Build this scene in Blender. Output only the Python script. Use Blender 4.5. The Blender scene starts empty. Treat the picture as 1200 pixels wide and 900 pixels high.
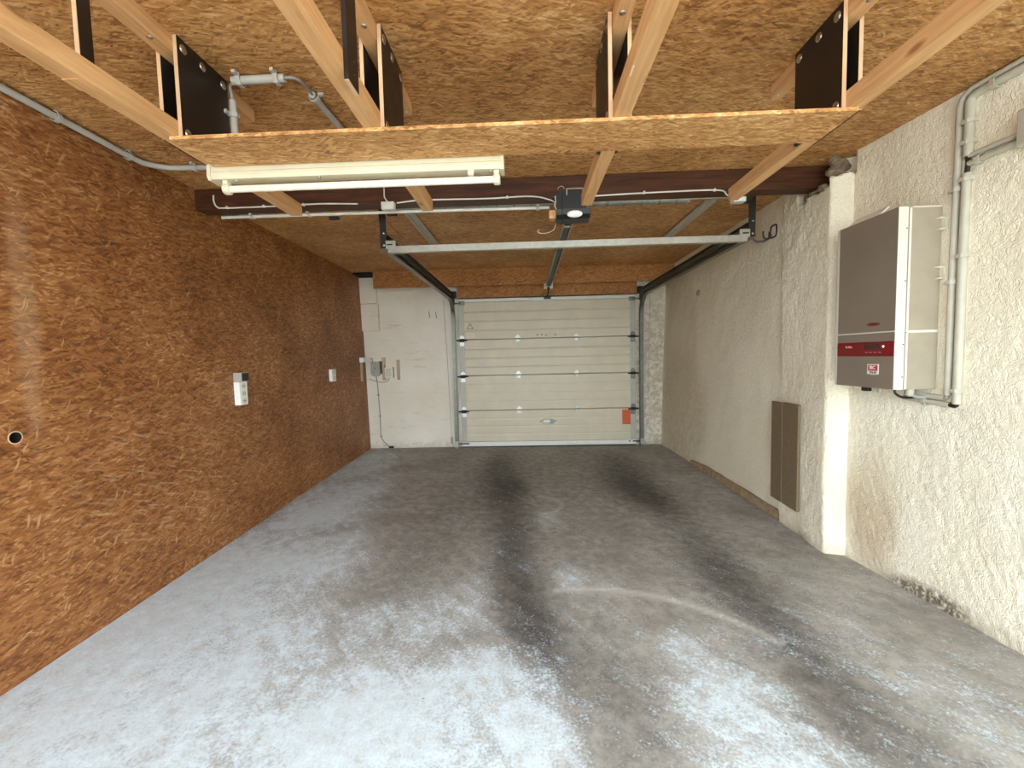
import bpy, bmesh, math, random
import numpy as np
from mathutils import Vector, Matrix, noise

random.seed(7)
S = bpy.context.scene
COL = S.collection
PI = math.pi

# ------------------------------------------------------------------ camera
cam_d = bpy.data.cameras.new('camera')
cam_d.sensor_width = 36.0
cam_d.lens = 15.0                      # 500 px over a 1200 px frame
cam_d.clip_start = 0.02
cam = bpy.data.objects.new('camera', cam_d)
COL.objects.link(cam)
cam.matrix_world = Matrix((
    (0.9991559, 0.02098536, 0.03531436, 0.0),
    (0.03391107, 0.0638326, -0.9973843, 0.0),
    (-0.02318467, 0.99773995, 0.06306708, 1.25),
    (0, 0, 0, 1)))
S.camera = cam

# ------------------------------------------------------------------ sky, sun, exposure
world = bpy.data.worlds.new('sky')
S.world = world
world.use_nodes = True
_bg = world.node_tree.nodes['Background']
_bg.inputs['Color'].default_value = (0.79, 0.905, 1.0, 1)
_bg.inputs['Strength'].default_value = 5.8

sun_d = bpy.data.lights.new('sun', 'SUN')
sun_d.energy = 6.5
sun_d.angle = 0.01
sun_d.color = (1.0, 0.93, 0.82)
sun = bpy.data.objects.new('sun', sun_d)
COL.objects.link(sun)
sun.rotation_euler = (math.radians(-38), 0, math.radians(12))   # from over the roof: lights the yard only

S.view_settings.view_transform = 'Standard'
S.view_settings.look = 'None'
S.view_settings.gamma = 1.0
S.view_settings.use_curve_mapping = False
S.view_settings.exposure = 0.68
S.cycles.max_bounces = 10
S.cycles.diffuse_bounces = 7
S.cycles.glossy_bounces = 4


# ------------------------------------------------------------------ node helpers
def lin(c):
    f = lambda v: v / 12.92 if v <= 0.04045 else ((v + 0.055) / 1.055) ** 2.4
    return tuple(f(v / 255.0) for v in c) + (1.0,)


class NT:
    def __init__(s, name):
        s.m = bpy.data.materials.new(name)
        s.m.use_nodes = True
        s.t = s.m.node_tree
        s.b = s.t.nodes['Principled BSDF']
        s.out = s.t.nodes['Material Output']

    def n(s, typ, ins=None, **props):
        nd = s.t.nodes.new('ShaderNode' + typ)
        for k, v in props.items():
            setattr(nd, k, v)
        for k, v in (ins or {}).items():
            s.set(nd.inputs[k], v)
        return nd

    def set(s, sock, v):
        if isinstance(v, bpy.types.NodeSocket):
            s.t.links.new(v, sock)
        elif isinstance(v, bpy.types.Node):
            s.t.links.new(v.outputs[0], sock)
        else:
            if sock.type == 'VECTOR' and not hasattr(v, '__len__'):
                v = (v, v, v)
            sock.default_value = v

    def math(s, op, a, b=0.0, c=0.0, clamp=False):
        nd = s.n('Math', operation=op, use_clamp=clamp)
        s.set(nd.inputs[0], a); s.set(nd.inputs[1], b); s.set(nd.inputs[2], c)
        return nd.outputs[0]

    def mix(s, f, a, b, blend='MIX'):
        nd = s.n('Mix', data_type='RGBA', blend_type=blend)
        s.set(nd.inputs[0], f); s.set(nd.inputs[6], a); s.set(nd.inputs[7], b)
        return nd.outputs[2]

    def fmix(s, f, a, b):
        nd = s.n('Mix', data_type='FLOAT')
        s.set(nd.inputs[0], f); s.set(nd.inputs[2], a); s.set(nd.inputs[3], b)
        return nd.outputs[0]

    def ramp(s, f, stops):
        nd = s.n('ValToRGB')
        s.set(nd.inputs[0], f)
        e = nd.color_ramp.elements
        e[0].position, e[0].color = stops[0]
        e[1].position, e[1].color = stops[-1]
        for p, c in stops[1:-1]:
            x = e.new(p); x.color = c
        return nd.outputs[0]

    def mapr(s, v, a, b, c, d, smooth=False):
        nd = s.n('MapRange', interpolation_type='SMOOTHSTEP' if smooth else 'LINEAR')
        for i, q in enumerate((v, a, b, c, d)):
            s.set(nd.inputs[i], q)
        return nd.outputs[0]

    def noise(s, vec, scale, detail=3.0, rough=0.5, dist=0.0):
        nd = s.n('TexNoise', {'Vector': vec, 'Scale': scale, 'Detail': detail, 'Roughness': rough, 'Distortion': dist})
        return nd.outputs[0]

    def aniso(s, vec, ang, scale):
        mp = s.n('Mapping', {'Vector': vec, 'Rotation': (0, 0, ang)})
        return s.n('VectorMath', {0: mp.outputs[0], 1: scale}, operation='MULTIPLY').outputs[0]

    def bump(s, h, strength, dist):
        nd = s.n('Bump', {'Height': h, 'Strength': strength, 'Distance': dist})
        s.t.links.new(nd.outputs[0], s.b.inputs['Normal'])

    def fin(s, col=None, rough=0.6, metal=0.0, spec=0.5):
        if col is not None:
            s.set(s.b.inputs['Base Color'], col)
        s.set(s.b.inputs['Roughness'], rough)
        s.b.inputs['Metallic'].default_value = metal
        s.b.inputs['Specular IOR Level'].default_value = spec
        return s.m


def plane_vec(t, plane):
    """object coordinates laid flat: u, v in metres for the plane named"""
    c = t.n('TexCoord').outputs['Object']
    x = t.n('SeparateXYZ', {0: c}).outputs
    a, b = {'xy': (0, 1), 'yx': (1, 0), 'yz': (1, 2), 'xz': (0, 2)}[plane]
    return t.n('CombineXYZ', {0: x[a], 1: t.math('ADD', x[b], x[2]) if plane == 'xy' else x[b], 2: 0.0}).outputs[0], c


def osb(name, plane, dark, mid, light, pale, fl=1.0, rough=0.62, patch=None, pale_rot=-0.5):
    """oriented strand board: overlapping wood flakes in several directions"""
    t = NT(name)
    uv, obj = plane_vec(t, plane)
    wob = t.n('TexNoise', {'Vector': uv, 'Scale': 9.0, 'Detail': 2.0}).outputs['Color']
    wob = t.n('VectorMath', {0: wob, 1: (0.5, 0.5, 0.5)}, operation='SUBTRACT').outputs[0]
    wob = t.n('VectorMath', {0: wob, 3: 0.012}, operation='SCALE').outputs[0]
    uv2 = t.n('VectorMath', {0: uv, 1: wob}, operation='ADD').outputs[0]
    val, hgt = None, None
    specs = [(6, 20, 85, 0.0), (-36, 24, 105, 0.5), (41, 26, 120, 0.52), (-10, 22, 130, 0.5)]
    for i, (ang, sx, sy, thr) in enumerate(specs):
        mp = t.n('Mapping', {'Vector': uv2, 'Rotation': (0, 0, math.radians(ang)), 'Location': (3.1 * i, 1.7 * i, 0)})
        sc = t.n('VectorMath', {0: mp.outputs[0], 1: (sx * fl, sy * fl, 1)}, operation='MULTIPLY').outputs[0]
        vo = t.n('TexVoronoi', {'Vector': sc, 'Scale': 1.0}, voronoi_dimensions='2D')
        rgb = t.n('SeparateXYZ', {0: vo.outputs['Color']}).outputs
        if val is None:
            val, hgt = rgb[1], rgb[2]
        else:
            mk = t.math('GREATER_THAN', rgb[0], thr)
            val = t.fmix(mk, val, rgb[1])
            hgt = t.fmix(mk, hgt, rgb[2])
    big = t.noise(uv, 2.0, 3.0)
    st1 = t.noise(t.aniso(uv2, 0.12, (16 * fl, 95 * fl, 1)), 1.0, 4.0, 0.65)
    st2 = t.noise(t.aniso(uv2, -0.55, (22 * fl, 120 * fl, 1)), 1.0, 3.0, 0.6)
    v2 = t.math('ADD', 0.5, t.math('MULTIPLY', t.math('SUBTRACT', val, 0.5), 0.46))
    v2 = t.math('ADD', v2, t.math('MULTIPLY', t.math('SUBTRACT', big, 0.5), 0.7))
    v2 = t.math('ADD', v2, t.math('MULTIPLY', t.math('SUBTRACT', st1, 0.5), 0.9))
    v2 = t.math('ADD', v2, t.math('MULTIPLY', t.math('SUBTRACT', st2, 0.5), 0.7), clamp=True)
    col = t.ramp(v2, [(0.0, lin(dark)), (0.12, lin(dark)), (0.45, lin(mid)), (0.72, lin(light)), (1.0, lin(pale))])
    # painted dashes for shadow lines at strand edges and pale loose slivers
    da = t.n('TexVoronoi', {'Vector': t.aniso(uv2, 0.3, (38 * fl, 150 * fl, 1)), 'Scale': 1.0}, voronoi_dimensions='2D')
    dr = t.n('SeparateXYZ', {0: da.outputs['Color']}).outputs[0]
    dm = t.math('MULTIPLY', t.math('GREATER_THAN', dr, 0.90), t.mapr(da.outputs['Distance'], 0.15, 0.5, 0.65, 0.0))
    col = t.mix(dm, col, tuple(q * 0.55 for q in lin(dark)[:3]) + (1,))
    pa = t.n('TexVoronoi', {'Vector': t.aniso(t.n('VectorMath', {0: uv, 1: t.n('VectorMath', {0: wob, 3: 6.0}, operation='SCALE').outputs[0]}, operation='ADD').outputs[0], pale_rot, (17 * fl, 105 * fl, 1)), 'Scale': 1.0}, voronoi_dimensions='2D')
    pr = t.n('SeparateXYZ', {0: pa.outputs['Color']}).outputs[0]
    pm = t.math('MULTIPLY', t.math('GREATER_THAN', pr, 0.945), t.mapr(pa.outputs['Distance'], 0.2, 0.55, 0.7, 0.0))
    pm = t.math('MULTIPLY', pm, t.mapr(t.noise(uv, 7.0, 2.0), 0.42, 0.62, 0.0, 1.0))
    col = t.mix(pm, col, lin(pale))
    fine = st1
    if patch:
        col = patch(t, uv, obj, col)
    t.bump(t.math('ADD', hgt, t.math('MULTIPLY', fine, 0.4)), 0.5, 0.002)
    return t.fin(col, rough, 0, 0.35)


def lumber(name, c1, c2, axis='y', rough=0.6):
    t = NT(name)
    c = t.n('TexCoord').outputs['Object']
    sc = {'x': (1.5, 22, 22), 'y': (22, 1.5, 22), 'z': (22, 22, 1.5)}[axis]
    v = t.n('VectorMath', {0: c, 1: sc}, operation='MULTIPLY').outputs[0]
    g = t.noise(v, 2.2, 5.0, 0.6, 0.8)
    k = t.noise(c, 5.0, 2.0)
    kn = t.n('TexVoronoi', {'Vector': t.n('VectorMath', {0: c, 1: tuple(9.0 if q > 10 else 3.2 for q in sc)}, operation='MULTIPLY').outputs[0], 'Scale': 1.0})
    knot = t.mapr(kn.outputs['Distance'], 0.06, 0.13, 0.7, 0.0)
    f = t.math('ADD', t.mapr(g, 0.3, 0.7, 0, 1), t.math('MULTIPLY', t.math('SUBTRACT', k, 0.5), 0.6), clamp=True)
    col = t.mix(f, lin(c1), lin(c2))
    col = t.mix(knot, col, lin((120, 70, 35)))
    t.bump(g, 0.25, 0.001)
    return t.fin(col, rough, 0, 0.3)


def plain(name, c, rough=0.5, metal=0.0, var=0.12, spec=0.5, scale=14.0):
    t = NT(name)
    o = t.n('TexCoord').outputs['Object']
    nz = t.noise(o, scale, 4.0)
    d = tuple(q * (1 - var) for q in lin(c)[:3]) + (1,)
    l = tuple(min(1, q * (1 + var)) for q in lin(c)[:3]) + (1,)
    col = t.mix(t.mapr(nz, 0.3, 0.7, 0, 1), d, l)
    return t.fin(col, t.mapr(nz, 0.2, 0.8, max(0.05, rough - 0.08), rough + 0.08), metal, spec)


def spot(t, coord, centre, radii, soft=1.0):
    """soft ellipsoidal mask round a point of the surface"""
    d = t.n('VectorMath', {0: coord, 1: centre}, operation='SUBTRACT').outputs[0]
    d = t.n('VectorMath', {0: d, 1: radii}, operation='DIVIDE').outputs[0]
    l = t.n('VectorMath', {0: d}, operation='LENGTH').outputs['Value']
    return t.mapr(l, 1.0 - 0.5 * soft, 1.0 + 0.5 * soft, 1.0, 0.0, True)


def plaster(name, c1, c2, dirt, kind):
    t = NT(name)
    o = t.n('TexCoord').outputs['Object']
    n1 = t.noise(o, 2.2, 4.0)
    n2 = t.noise(o, 55.0, 4.0, 0.6)
    n3 = t.noise(o, 16.0, 3.0, 0.55, 0.6)
    col = t.mix(t.mapr(n1, 0.3, 0.7, 0, 1), lin(c1), lin(c2))
    z = t.n('SeparateXYZ', {0: o}).outputs
    # damp and crumbling plaster along the foot
    foot = t.math('ADD', t.mapr(z[2], 0.0, 0.13, 0.75, -0.25), t.math('MULTIPLY', t.math('SUBTRACT', n3, 0.5), 1.8), clamp=True)
    col = t.mix(t.math('MULTIPLY', foot, 0.6), col, lin(dirt))
    pits = t.mapr(t.noise(o, 42.0, 2.0, 0.5), 0.70, 0.76, 0.0, 0.5)
    if kind == 'right':
        m = t.math('MULTIPLY', spot(t, o, (1.86, 5.25, 0.55), (0.6, 0.75, 0.75), 0.5), t.mapr(n3, 0.3, 0.6, 0.35, 0.8))
        col = t.mix(m, col, lin((196, 178, 146)))
        m = t.math('MULTIPLY', spot(t, o, (1.86, 5.35, 1.35), (0.6, 0.55, 0.9), 0.3), 0.45)
        col = t.mix(m, col, lin((198, 184, 156)))
        m = t.math('MULTIPLY', spot(t, o, (1.92, 2.42, 0.33), (0.4, 0.16, 0.30), 0.9), t.mapr(n1, 0.2, 0.6, 0.3, 0.8))
        col = t.mix(m, col, lin((205, 184, 150)))
        m = spot(t, o, (1.86, 4.79, 1.905), (0.3, 0.055, 0.032), 0.6)
        col = t.mix(t.math('MULTIPLY', m, t.mapr(n2, 0.3, 0.55, 0.3, 1.0)), col, lin((92, 72, 52)))
        far = t.mapr(z[1], 3.1, 3.5, 0.0, 0.35)
        col = t.mix(far, col, lin((214, 204, 180)))
        m = t.math('MULTIPLY', spot(t, o, (1.93, 2.10, 0.0), (0.25, 0.20, 0.075), 0.8), t.mapr(n2, 0.30, 0.55, 0, 1.0))
        col = t.mix(m, col, lin((112, 100, 84)))
    else:
        scr = t.noise(t.n('VectorMath', {0: o, 1: (3, 3, 22)}, operation='MULTIPLY').outputs[0], 1.0, 5.0, 0.65)
        col = t.mix(t.mapr(scr, 0.60, 0.72, 0.0, 0.35), col, lin((150, 142, 130)))
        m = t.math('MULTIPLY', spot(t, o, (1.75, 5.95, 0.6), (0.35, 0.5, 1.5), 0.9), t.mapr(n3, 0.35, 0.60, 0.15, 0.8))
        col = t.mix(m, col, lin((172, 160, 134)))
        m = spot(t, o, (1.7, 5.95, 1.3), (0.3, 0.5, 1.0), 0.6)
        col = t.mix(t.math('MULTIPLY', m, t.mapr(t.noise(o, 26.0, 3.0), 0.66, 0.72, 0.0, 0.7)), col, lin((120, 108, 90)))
    col = t.mix(pits, col, lin(dirt))
    rg = t.n('TexNoise', {'Vector': t.n('Mapping', {'Vector': o, 'Rotation': (0.5, 0, 0), 'Scale': (42, 60, 38)}).outputs[0], 'Scale': 1.0, 'Detail': 3.0, 'Roughness': 0.6, 'Distortion': 0.8}).outputs[0]
    rdg = t.math('ABSOLUTE', t.math('SUBTRACT', rg, 0.5))
    amt = t.mapr(z[1], 3.1, 3.3, 1.0, 0.55) if kind == 'right' else 0.8
    t.bump(t.math('ADD', n2, t.math('MULTIPLY', t.math('ADD', t.math('MULTIPLY', rdg, -3.5), n3), amt)), 0.62, 0.006)
    return t.fin(col, 0.85, 0, 0.25)


def concrete():
    t = NT('stained_concrete')
    o = t.n('TexCoord').outputs['Object']
    dust_sky = t.n('Attribute', attribute_name='dust_sky').outputs['Fac']
    stain = t.n('Attribute', attribute_name='stain').outputs['Fac']
    warm = t.n('Attribute', attribute_name='scratch').outputs['Fac']
    n1 = t.noise(o, 2.5, 6.0, 0.62)
    n2 = t.noise(o, 14.0, 6.0, 0.7, 0.3)
    n3 = t.noise(o, 95.0, 3.0, 0.7)
    swp = t.noise(t.aniso(o, 0.9, (3.0, 13.0, 1)), 1.0, 4.0, 0.6, 0.6)
    base = t.mix(t.mapr(n1, 0.3, 0.7, 0, 1), lin((142, 138, 130)), lin((184, 180, 172)))
    base = t.mix(t.mapr(n2, 0.38, 0.70, 0, 0.75), base, lin((112, 107, 99)))
    s = t.math('ADD', stain, t.math('MULTIPLY', t.math('SUBTRACT', n1, 0.5), 0.7))
    s = t.math('ADD', s, t.math('MULTIPLY', t.math('SUBTRACT', n2, 0.5), 0.7))
    s = t.mapr(s, 0.05, 1.0, 0.0, 0.92, True)
    base = t.mix(s, base, lin((60, 55, 53)))
    d = t.math('ADD', dust_sky, t.math('MULTIPLY', t.math('SUBTRACT', n2, 0.5), 1.1))
    d = t.math('ADD', d, t.math('MULTIPLY', t.math('SUBTRACT', n3, 0.5), 1.2))
    d = t.math('ADD', d, t.math('MULTIPLY', t.math('SUBTRACT', n1, 0.5), 0.6))
    d = t.math('ADD', d, t.math('MULTIPLY', t.math('SUBTRACT', swp, 0.5), 0.9))
    d = t.mapr(d, 0.16, 0.88, 0.0, 0.95, True)
    base = t.mix(t.math('MULTIPLY', d, t.mapr(t.math('ADD', n2, t.math('MULTIPLY', n3, 0.6)), 0.55, 1.0, 0.42, 1.0)), base, lin((214, 228, 235)))  # bluish tint paints cool sky light into the dusty film
    fl = t.mapr(n3, 0.66, 0.74, 0.0, 0.55)
    base = t.mix(fl, base, lin((226, 226, 224)))
    base = t.mix(t.math('MULTIPLY', warm, t.mapr(n2, 0.35, 0.6, 0.2, 0.9)), base, lin((222, 220, 214)))
    dk = t.mapr(t.noise(o, 60.0, 2.0), 0.74, 0.78, 0.0, 0.7)
    base = t.mix(dk, base, lin((60, 56, 52)))
    t.bump(t.math('ADD', t.math('MULTIPLY', n2, 0.6), n3), 0.25, 0.003)
    return t.fin(base, t.mapr(n2, 0.3, 0.7, 0.5, 0.72), 0, 0.35)


def wall_patch(t, uv, obj, col):
    n = t.noise(uv, 6.0, 4.0)
    m = t.math('MULTIPLY', spot(t, obj, (-2.06, 1.70, 1.50), (0.5, 0.045, 0.50), 1.0), t.mapr(n, 0.3, 0.6, 0.05, 0.28))
    col = t.mix(m, col, lin((206, 176, 140)))
    st = t.noise(t.aniso(uv, 0.35, (7, 60, 1)), 1.0, 3.0)
    m = t.math('MULTIPLY', spot(t, obj, (-2.1, 2.55, 0.62), (0.6, 0.75, 0.42), 1.0), t.mapr(st, 0.55, 0.72, 0.0, 0.45))
    col = t.mix(m, col, lin((220, 190, 150)))
    return col


MAT = {
    'osb_wall': osb('osb_wall', 'yz', (94, 55, 26), (142, 89, 47), (168, 114, 66), (208, 166, 118), 0.85, 0.5, wall_patch, -1.15),
    'osb_ceiling': osb('osb_ceiling', 'xy', (128, 84, 44), (186, 134, 78), (212, 163, 104), (236, 200, 148), 0.9),
    'osb_shelf': osb('osb_shelf', 'xy', (138, 92, 48), (190, 138, 82), (212, 164, 106), (238, 206, 154), 1.0),
    'osb_header': osb('osb_header', 'xz', (124, 78, 38), (168, 112, 58), (188, 132, 74), (212, 162, 104), 1.0),
    'pine': lumber('pine', (222, 176, 124), (194, 146, 96), 'y'),
    'pine_upright': lumber('pine_upright', (200, 182, 150), (170, 150, 118), 'z'),
    'beam': lumber('beam_stain', (92, 53, 30), (50, 28, 16), 'x', 0.5),
    'film_ply': plain('film_ply', (30, 23, 19), 0.42, 0, 0.25),
    'ply_edge': plain('ply_edge', (214, 178, 140), 0.7, 0, 0.1),
    'zinc': plain('zinc', (200, 198, 192), 0.28, 1.0, 0.1),
    'hinge_glint': plain('hinge_glint', (244, 243, 238), 0.3, 0.1, 0.03),  # white colour stands in for the opening's glint on metal
    'galv': plain('galvanised', (176, 173, 160), 0.42, 0.7, 0.12, 0.5, 40),
    'dark_steel': plain('dark_steel', (118, 118, 106), 0.38, 0.7, 0.2),
    'black_steel': plain('black_steel', (48, 44, 38), 0.5, 0.4, 0.2),
    'pvc': plain('pvc_grey', (184, 181, 172), 0.45, 0, 0.06),
    'pvc_wall': plain('pvc_wall', (190, 186, 168), 0.45, 0, 0.08),
    'cable': plain('cable_grey', (150, 148, 142), 0.5, 0, 0.08),
    'cable_pale': plain('cable_pale', (218, 214, 202), 0.5, 0, 0.06),
    'cream': plain('cream_enamel', (212, 203, 174), 0.38, 0, 0.05),
    'tube': plain('tube_glass', (226, 219, 198), 0.25, 0, 0.03),
    'white': plain('white_plastic', (236, 234, 228), 0.4, 0, 0.04),
    'black': plain('black_plastic', (26, 25, 24), 0.42, 0, 0.2),
    'grey_plastic': plain('grey_plastic', (168, 162, 152), 0.5, 0, 0.06),
    'lens': plain('lens_white', (244, 242, 236), 0.3, 0, 0.02),
    'door': plain('door_paint', (204, 193, 165), 0.42, 0, 0.05, 0.5, 5),
    'door_trim': plain('door_trim', (222, 220, 210), 0.4, 0, 0.04),
    'door_cap': plain('door_cap', (176, 172, 156), 0.45, 0.1, 0.06),
    'rubber': plain('rubber', (44, 42, 40), 0.8, 0, 0.2),
    'orange': plain('orange_sticker', (206, 88, 34), 0.5, 0, 0.06),
    'ink': plain('ink', (92, 84, 62), 0.6, 0, 0.1),
    'paper': plain('paper_label', (224, 214, 184), 0.6, 0, 0.03),
    'smudge': plain('smudge', (158, 148, 128), 0.7, 0, 0.2),
    'inv_white': plain('inverter_white', (222, 218, 202), 0.35, 0, 0.02),
    'inv_side': plain('inverter_side', (164, 154, 134), 0.38, 0.0, 0.05),
    'inv_front': plain('inverter_front', (134, 121, 106), 0.34, 0.0, 0.08, 0.5, 4),
    'inv_red': plain('inverter_red', (124, 14, 22), 0.35, 0, 0.06),
    'logo_red': plain('logo_red', (120, 40, 26), 0.4, 0, 0.1),
    'sticker_red': plain('sticker_red', (186, 36, 30), 0.45, 0, 0.05),
    'screen': plain('screen', (62, 36, 34), 0.15, 0, 0.1),
    'text_pale': plain('text_pale', (220, 170, 165), 0.5, 0, 0.05),
    'text_dark': plain('text_dark', (60, 50, 48), 0.5, 0, 0.05),
    'foam': None,
    'mortar': None,
    'iron': plain('wrought_iron', (78, 74, 70), 0.45, 0.5, 0.15),
    'outer': plain('light_block', (190, 186, 176), 0.9, 0, 0.05),  # for the unseen shell and roof that keep light out
    'yard': plain('bounce_gravel', (168, 164, 152), 0.9, 0, 0.08),  # pale ground out of view, there to bounce light
    'shade_fill': plain('hollow_shade', (26, 17, 12), 0.9, 0, 0.2),  # near-black that paints the shade inside gaps and holes
    'wall_right': plaster('plaster_right', (240, 231, 204), (247, 240, 218), (176, 160, 134), 'right'),
    'wall_back': plaster('plaster_back', (232, 221, 200), (242, 234, 218), (168, 158, 142), 'back'),
    'concrete': concrete(),
}


def _rough_mat(name, c1, c2, sc, st, dist):
    t = NT(name)
    o = t.n('TexCoord').outputs['Object']
    a = t.noise(o, sc, 4.0, 0.7)
    b = t.noise(o, sc * 5, 2.0)
    col = t.mix(t.mapr(a, 0.35, 0.65, 0, 1), lin(c1), lin(c2))
    t.bump(t.math('ADD', a, b), st, dist)
    return t.fin(col, 0.92, 0, 0.15)


MAT['foam'] = _rough_mat('foam_pad', (112, 96, 74), (142, 124, 98), 130.0, 0.7, 0.003)
MAT['mortar'] = _rough_mat('mortar_brown', (112, 98, 80), (156, 140, 118), 30.0, 0.8, 0.01)
MAT['plinth'] = _rough_mat('plinth_brown', (140, 118, 90), (176, 154, 124), 18.0, 0.6, 0.006)
# a small lit lamp of the inverter's display
_t = NT('status_lamp')
_t.b.inputs['Emission Color'].default_value = (1, 0.95, 0.7, 1)
_t.b.inputs['Emission Strength'].default_value = 1.0
MAT['status'] = _t.fin((1, 0.96, 0.8, 1), 0.4)


# ------------------------------------------------------------------ mesh helpers
class MB:
    def __init__(s):
        s.v, s.f = [], []

    def add(s, vs, fs):
        o = len(s.v)
        s.v += [tuple(q) for q in vs]
        s.f += [tuple(i + o for i in f) for f in fs]
        return s

    def box(s, x0, x1, y0, y1, z0, z1, b=0.0):
        if x0 > x1: x0, x1 = x1, x0
        if y0 > y1: y0, y1 = y1, y0
        if z0 > z1: z0, z1 = z1, z0
        if b <= 0:
            return s.add([(x, y, z) for x in (x0, x1) for y in (y0, y1) for z in (z0, z1)],
                         [(0, 1, 3, 2), (4, 6, 7, 5), (0, 4, 5, 1), (2, 3, 7, 6), (0, 2, 6, 4), (1, 5, 7, 3)])
        bm = bmesh.new()
        bmesh.ops.create_cube(bm, size=1)
        bmesh.ops.scale(bm, vec=(x1 - x0, y1 - y0, z1 - z0), verts=bm.verts)
        bmesh.ops.bevel(bm, geom=bm.edges, offset=b, segments=2, affect='EDGES', profile=0.6)
        c = ((x0 + x1) / 2, (y0 + y1) / 2, (z0 + z1) / 2)
        bm.verts.index_update()
        vs = [(v.co.x + c[0], v.co.y + c[1], v.co.z + c[2]) for v in bm.verts]
        fs = [[v.index for v in f.verts] for f in bm.faces]
        bm.free()
        return s.add(vs, fs)

    def tube(s, pts, r, n=12, cap=True):
        pts = [Vector(p) for p in pts]
        rs = r if isinstance(r, (list, tuple)) else [r] * len(pts)
        ref = None
        rings = []
        for i, p in enumerate(pts):
            d = (pts[min(i + 1, len(pts) - 1)] - pts[max(i - 1, 0)]).normalized()
            if ref is None:
                ref = d.orthogonal().normalized()
            ref = (ref - d * ref.dot(d)).normalized()
            w = d.cross(ref)
            rings.append([p + (ref * math.cos(2 * PI * k / n) + w * math.sin(2 * PI * k / n)) * rs[i] for k in range(n)])
        vs = [q for rg in rings for q in rg]
        fs = []
        for i in range(len(rings) - 1):
            for k in range(n):
                fs.append((i * n + k, i * n + (k + 1) % n, (i + 1) * n + (k + 1) % n, (i + 1) * n + k))
        if cap:
            fs.append(tuple(range(n - 1, -1, -1)))
            fs.append(tuple((len(rings) - 1) * n + k for k in range(n)))
        return s.add(vs, fs)

    def prism(s, poly, axis, a, b):
        """extrude a 2-D polygon between a and b along axis; poly gives the two other coordinates in x,y,z order"""
        n = len(poly)
        def P(u, v, w):
            return {'x': (w, u, v), 'y': (u, w, v), 'z': (u, v, w)}[axis]
        vs = [P(u, v, a) for u, v in poly] + [P(u, v, b) for u, v in poly]
        fs = [tuple(range(n)), tuple(range(2 * n - 1, n - 1, -1))]
        fs += [(i, (i + 1) % n, n + (i + 1) % n, n + i) for i in range(n)]
        return s.add(vs, fs)

    def sweep(s, path, prof):
        """closed profile (across x, along the path's normal) swept along a path in the y-z plane; path points (x, y, z)"""
        n = len(prof)
        rings = []
        for i, p in enumerate(path):
            a, b = Vector(path[max(i - 1, 0)]), Vector(path[min(i + 1, len(path) - 1)])
            d = (b - a).normalized()
            nn = Vector((1, 0, 0)).cross(d).normalized()
            rings.append([Vector(p) + Vector((1, 0, 0)) * u + nn * v for u, v in prof])
        vs = [q for r in rings for q in r]
        fs = []
        for i in range(len(rings) - 1):
            for k in range(n):
                fs.append((i * n + k, i * n + (k + 1) % n, (i + 1) * n + (k + 1) % n, (i + 1) * n + k))
        fs.append(tuple(range(n - 1, -1, -1)))
        fs.append(tuple((len(rings) - 1) * n + k for k in range(n)))
        return s.add(vs, fs)

    def dome(s, c, r, h, axis, n=12, rings=4):
        """a shallow bolt head: spherical cap standing off along axis"""
        ax = Vector(axis).normalized()
        u = ax.orthogonal().normalized(); w = ax.cross(u)
        c = Vector(c)
        vs, fs = [], []
        for i in range(rings):
            t = i / rings * PI / 2
            vs += [c + ax * (h * math.sin(t)) + (u * math.cos(2 * PI * k / n) + w * math.sin(2 * PI * k / n)) * r * math.cos(t) for k in range(n)]
        vs.append(c + ax * h)
        for i in range(rings - 1):
            for k in range(n):
                fs.append((i * n + k, i * n + (k + 1) % n, (i + 1) * n + (k + 1) % n, (i + 1) * n + k))
        for k in range(n):
            fs.append(((rings - 1) * n + k, (rings - 1) * n + (k + 1) % n, len(vs) - 1))
        fs.append(tuple(range(n - 1, -1, -1)))
        return s.add(vs, fs)

    def build(s, name, mat, parent=None, smooth=False, loc=None):
        me = bpy.data.meshes.new(name)
        me.from_pydata(s.v, [], s.f)
        bm = bmesh.new(); bm.from_mesh(me)
        bmesh.ops.recalc_face_normals(bm, faces=bm.faces)
        bm.to_mesh(me); bm.free()
        if smooth:
            me.polygons.foreach_set('use_smooth', [True] * len(me.polygons))
            me.set_sharp_from_angle(angle=math.radians(38))
        me.materials.append(MAT[mat] if isinstance(mat, str) else mat)
        o = bpy.data.objects.new(name, me)
        COL.objects.link(o)
        if parent is not None:
            o.parent = parent
            pl = Vector(parent.location)
            if parent.parent is not None:
                pl = pl + Vector(parent.parent.location)
            me.transform(Matrix.Translation(-pl))
        elif loc is not None:
            me.transform(Matrix.Translation(-Vector(loc)))
            o.location = loc
        return o


def tag(o, label=None, cat=None, group=None, kind=None):
    if label: o['label'] = label
    if cat: o['category'] = cat
    if group: o['group'] = group
    if kind: o['kind'] = kind
    return o


def thing(name, label, cat, loc=(0, 0, 0), group=None):
    o = bpy.data.objects.new(name, None)
    o.empty_display_size = 0.1
    COL.objects.link(o)
    o.location = loc
    return tag(o, label, cat, group)


def dup_part(src, parent, offset):
    """a copy of a part and its sub-parts that shares mesh data, moved by offset"""
    c = src.copy(); COL.objects.link(c)
    c.parent = parent
    c.location = Vector(src.location) + Vector(offset)
    for g in src.children:
        d = g.copy(); COL.objects.link(d); d.parent = c
    return c


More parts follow.
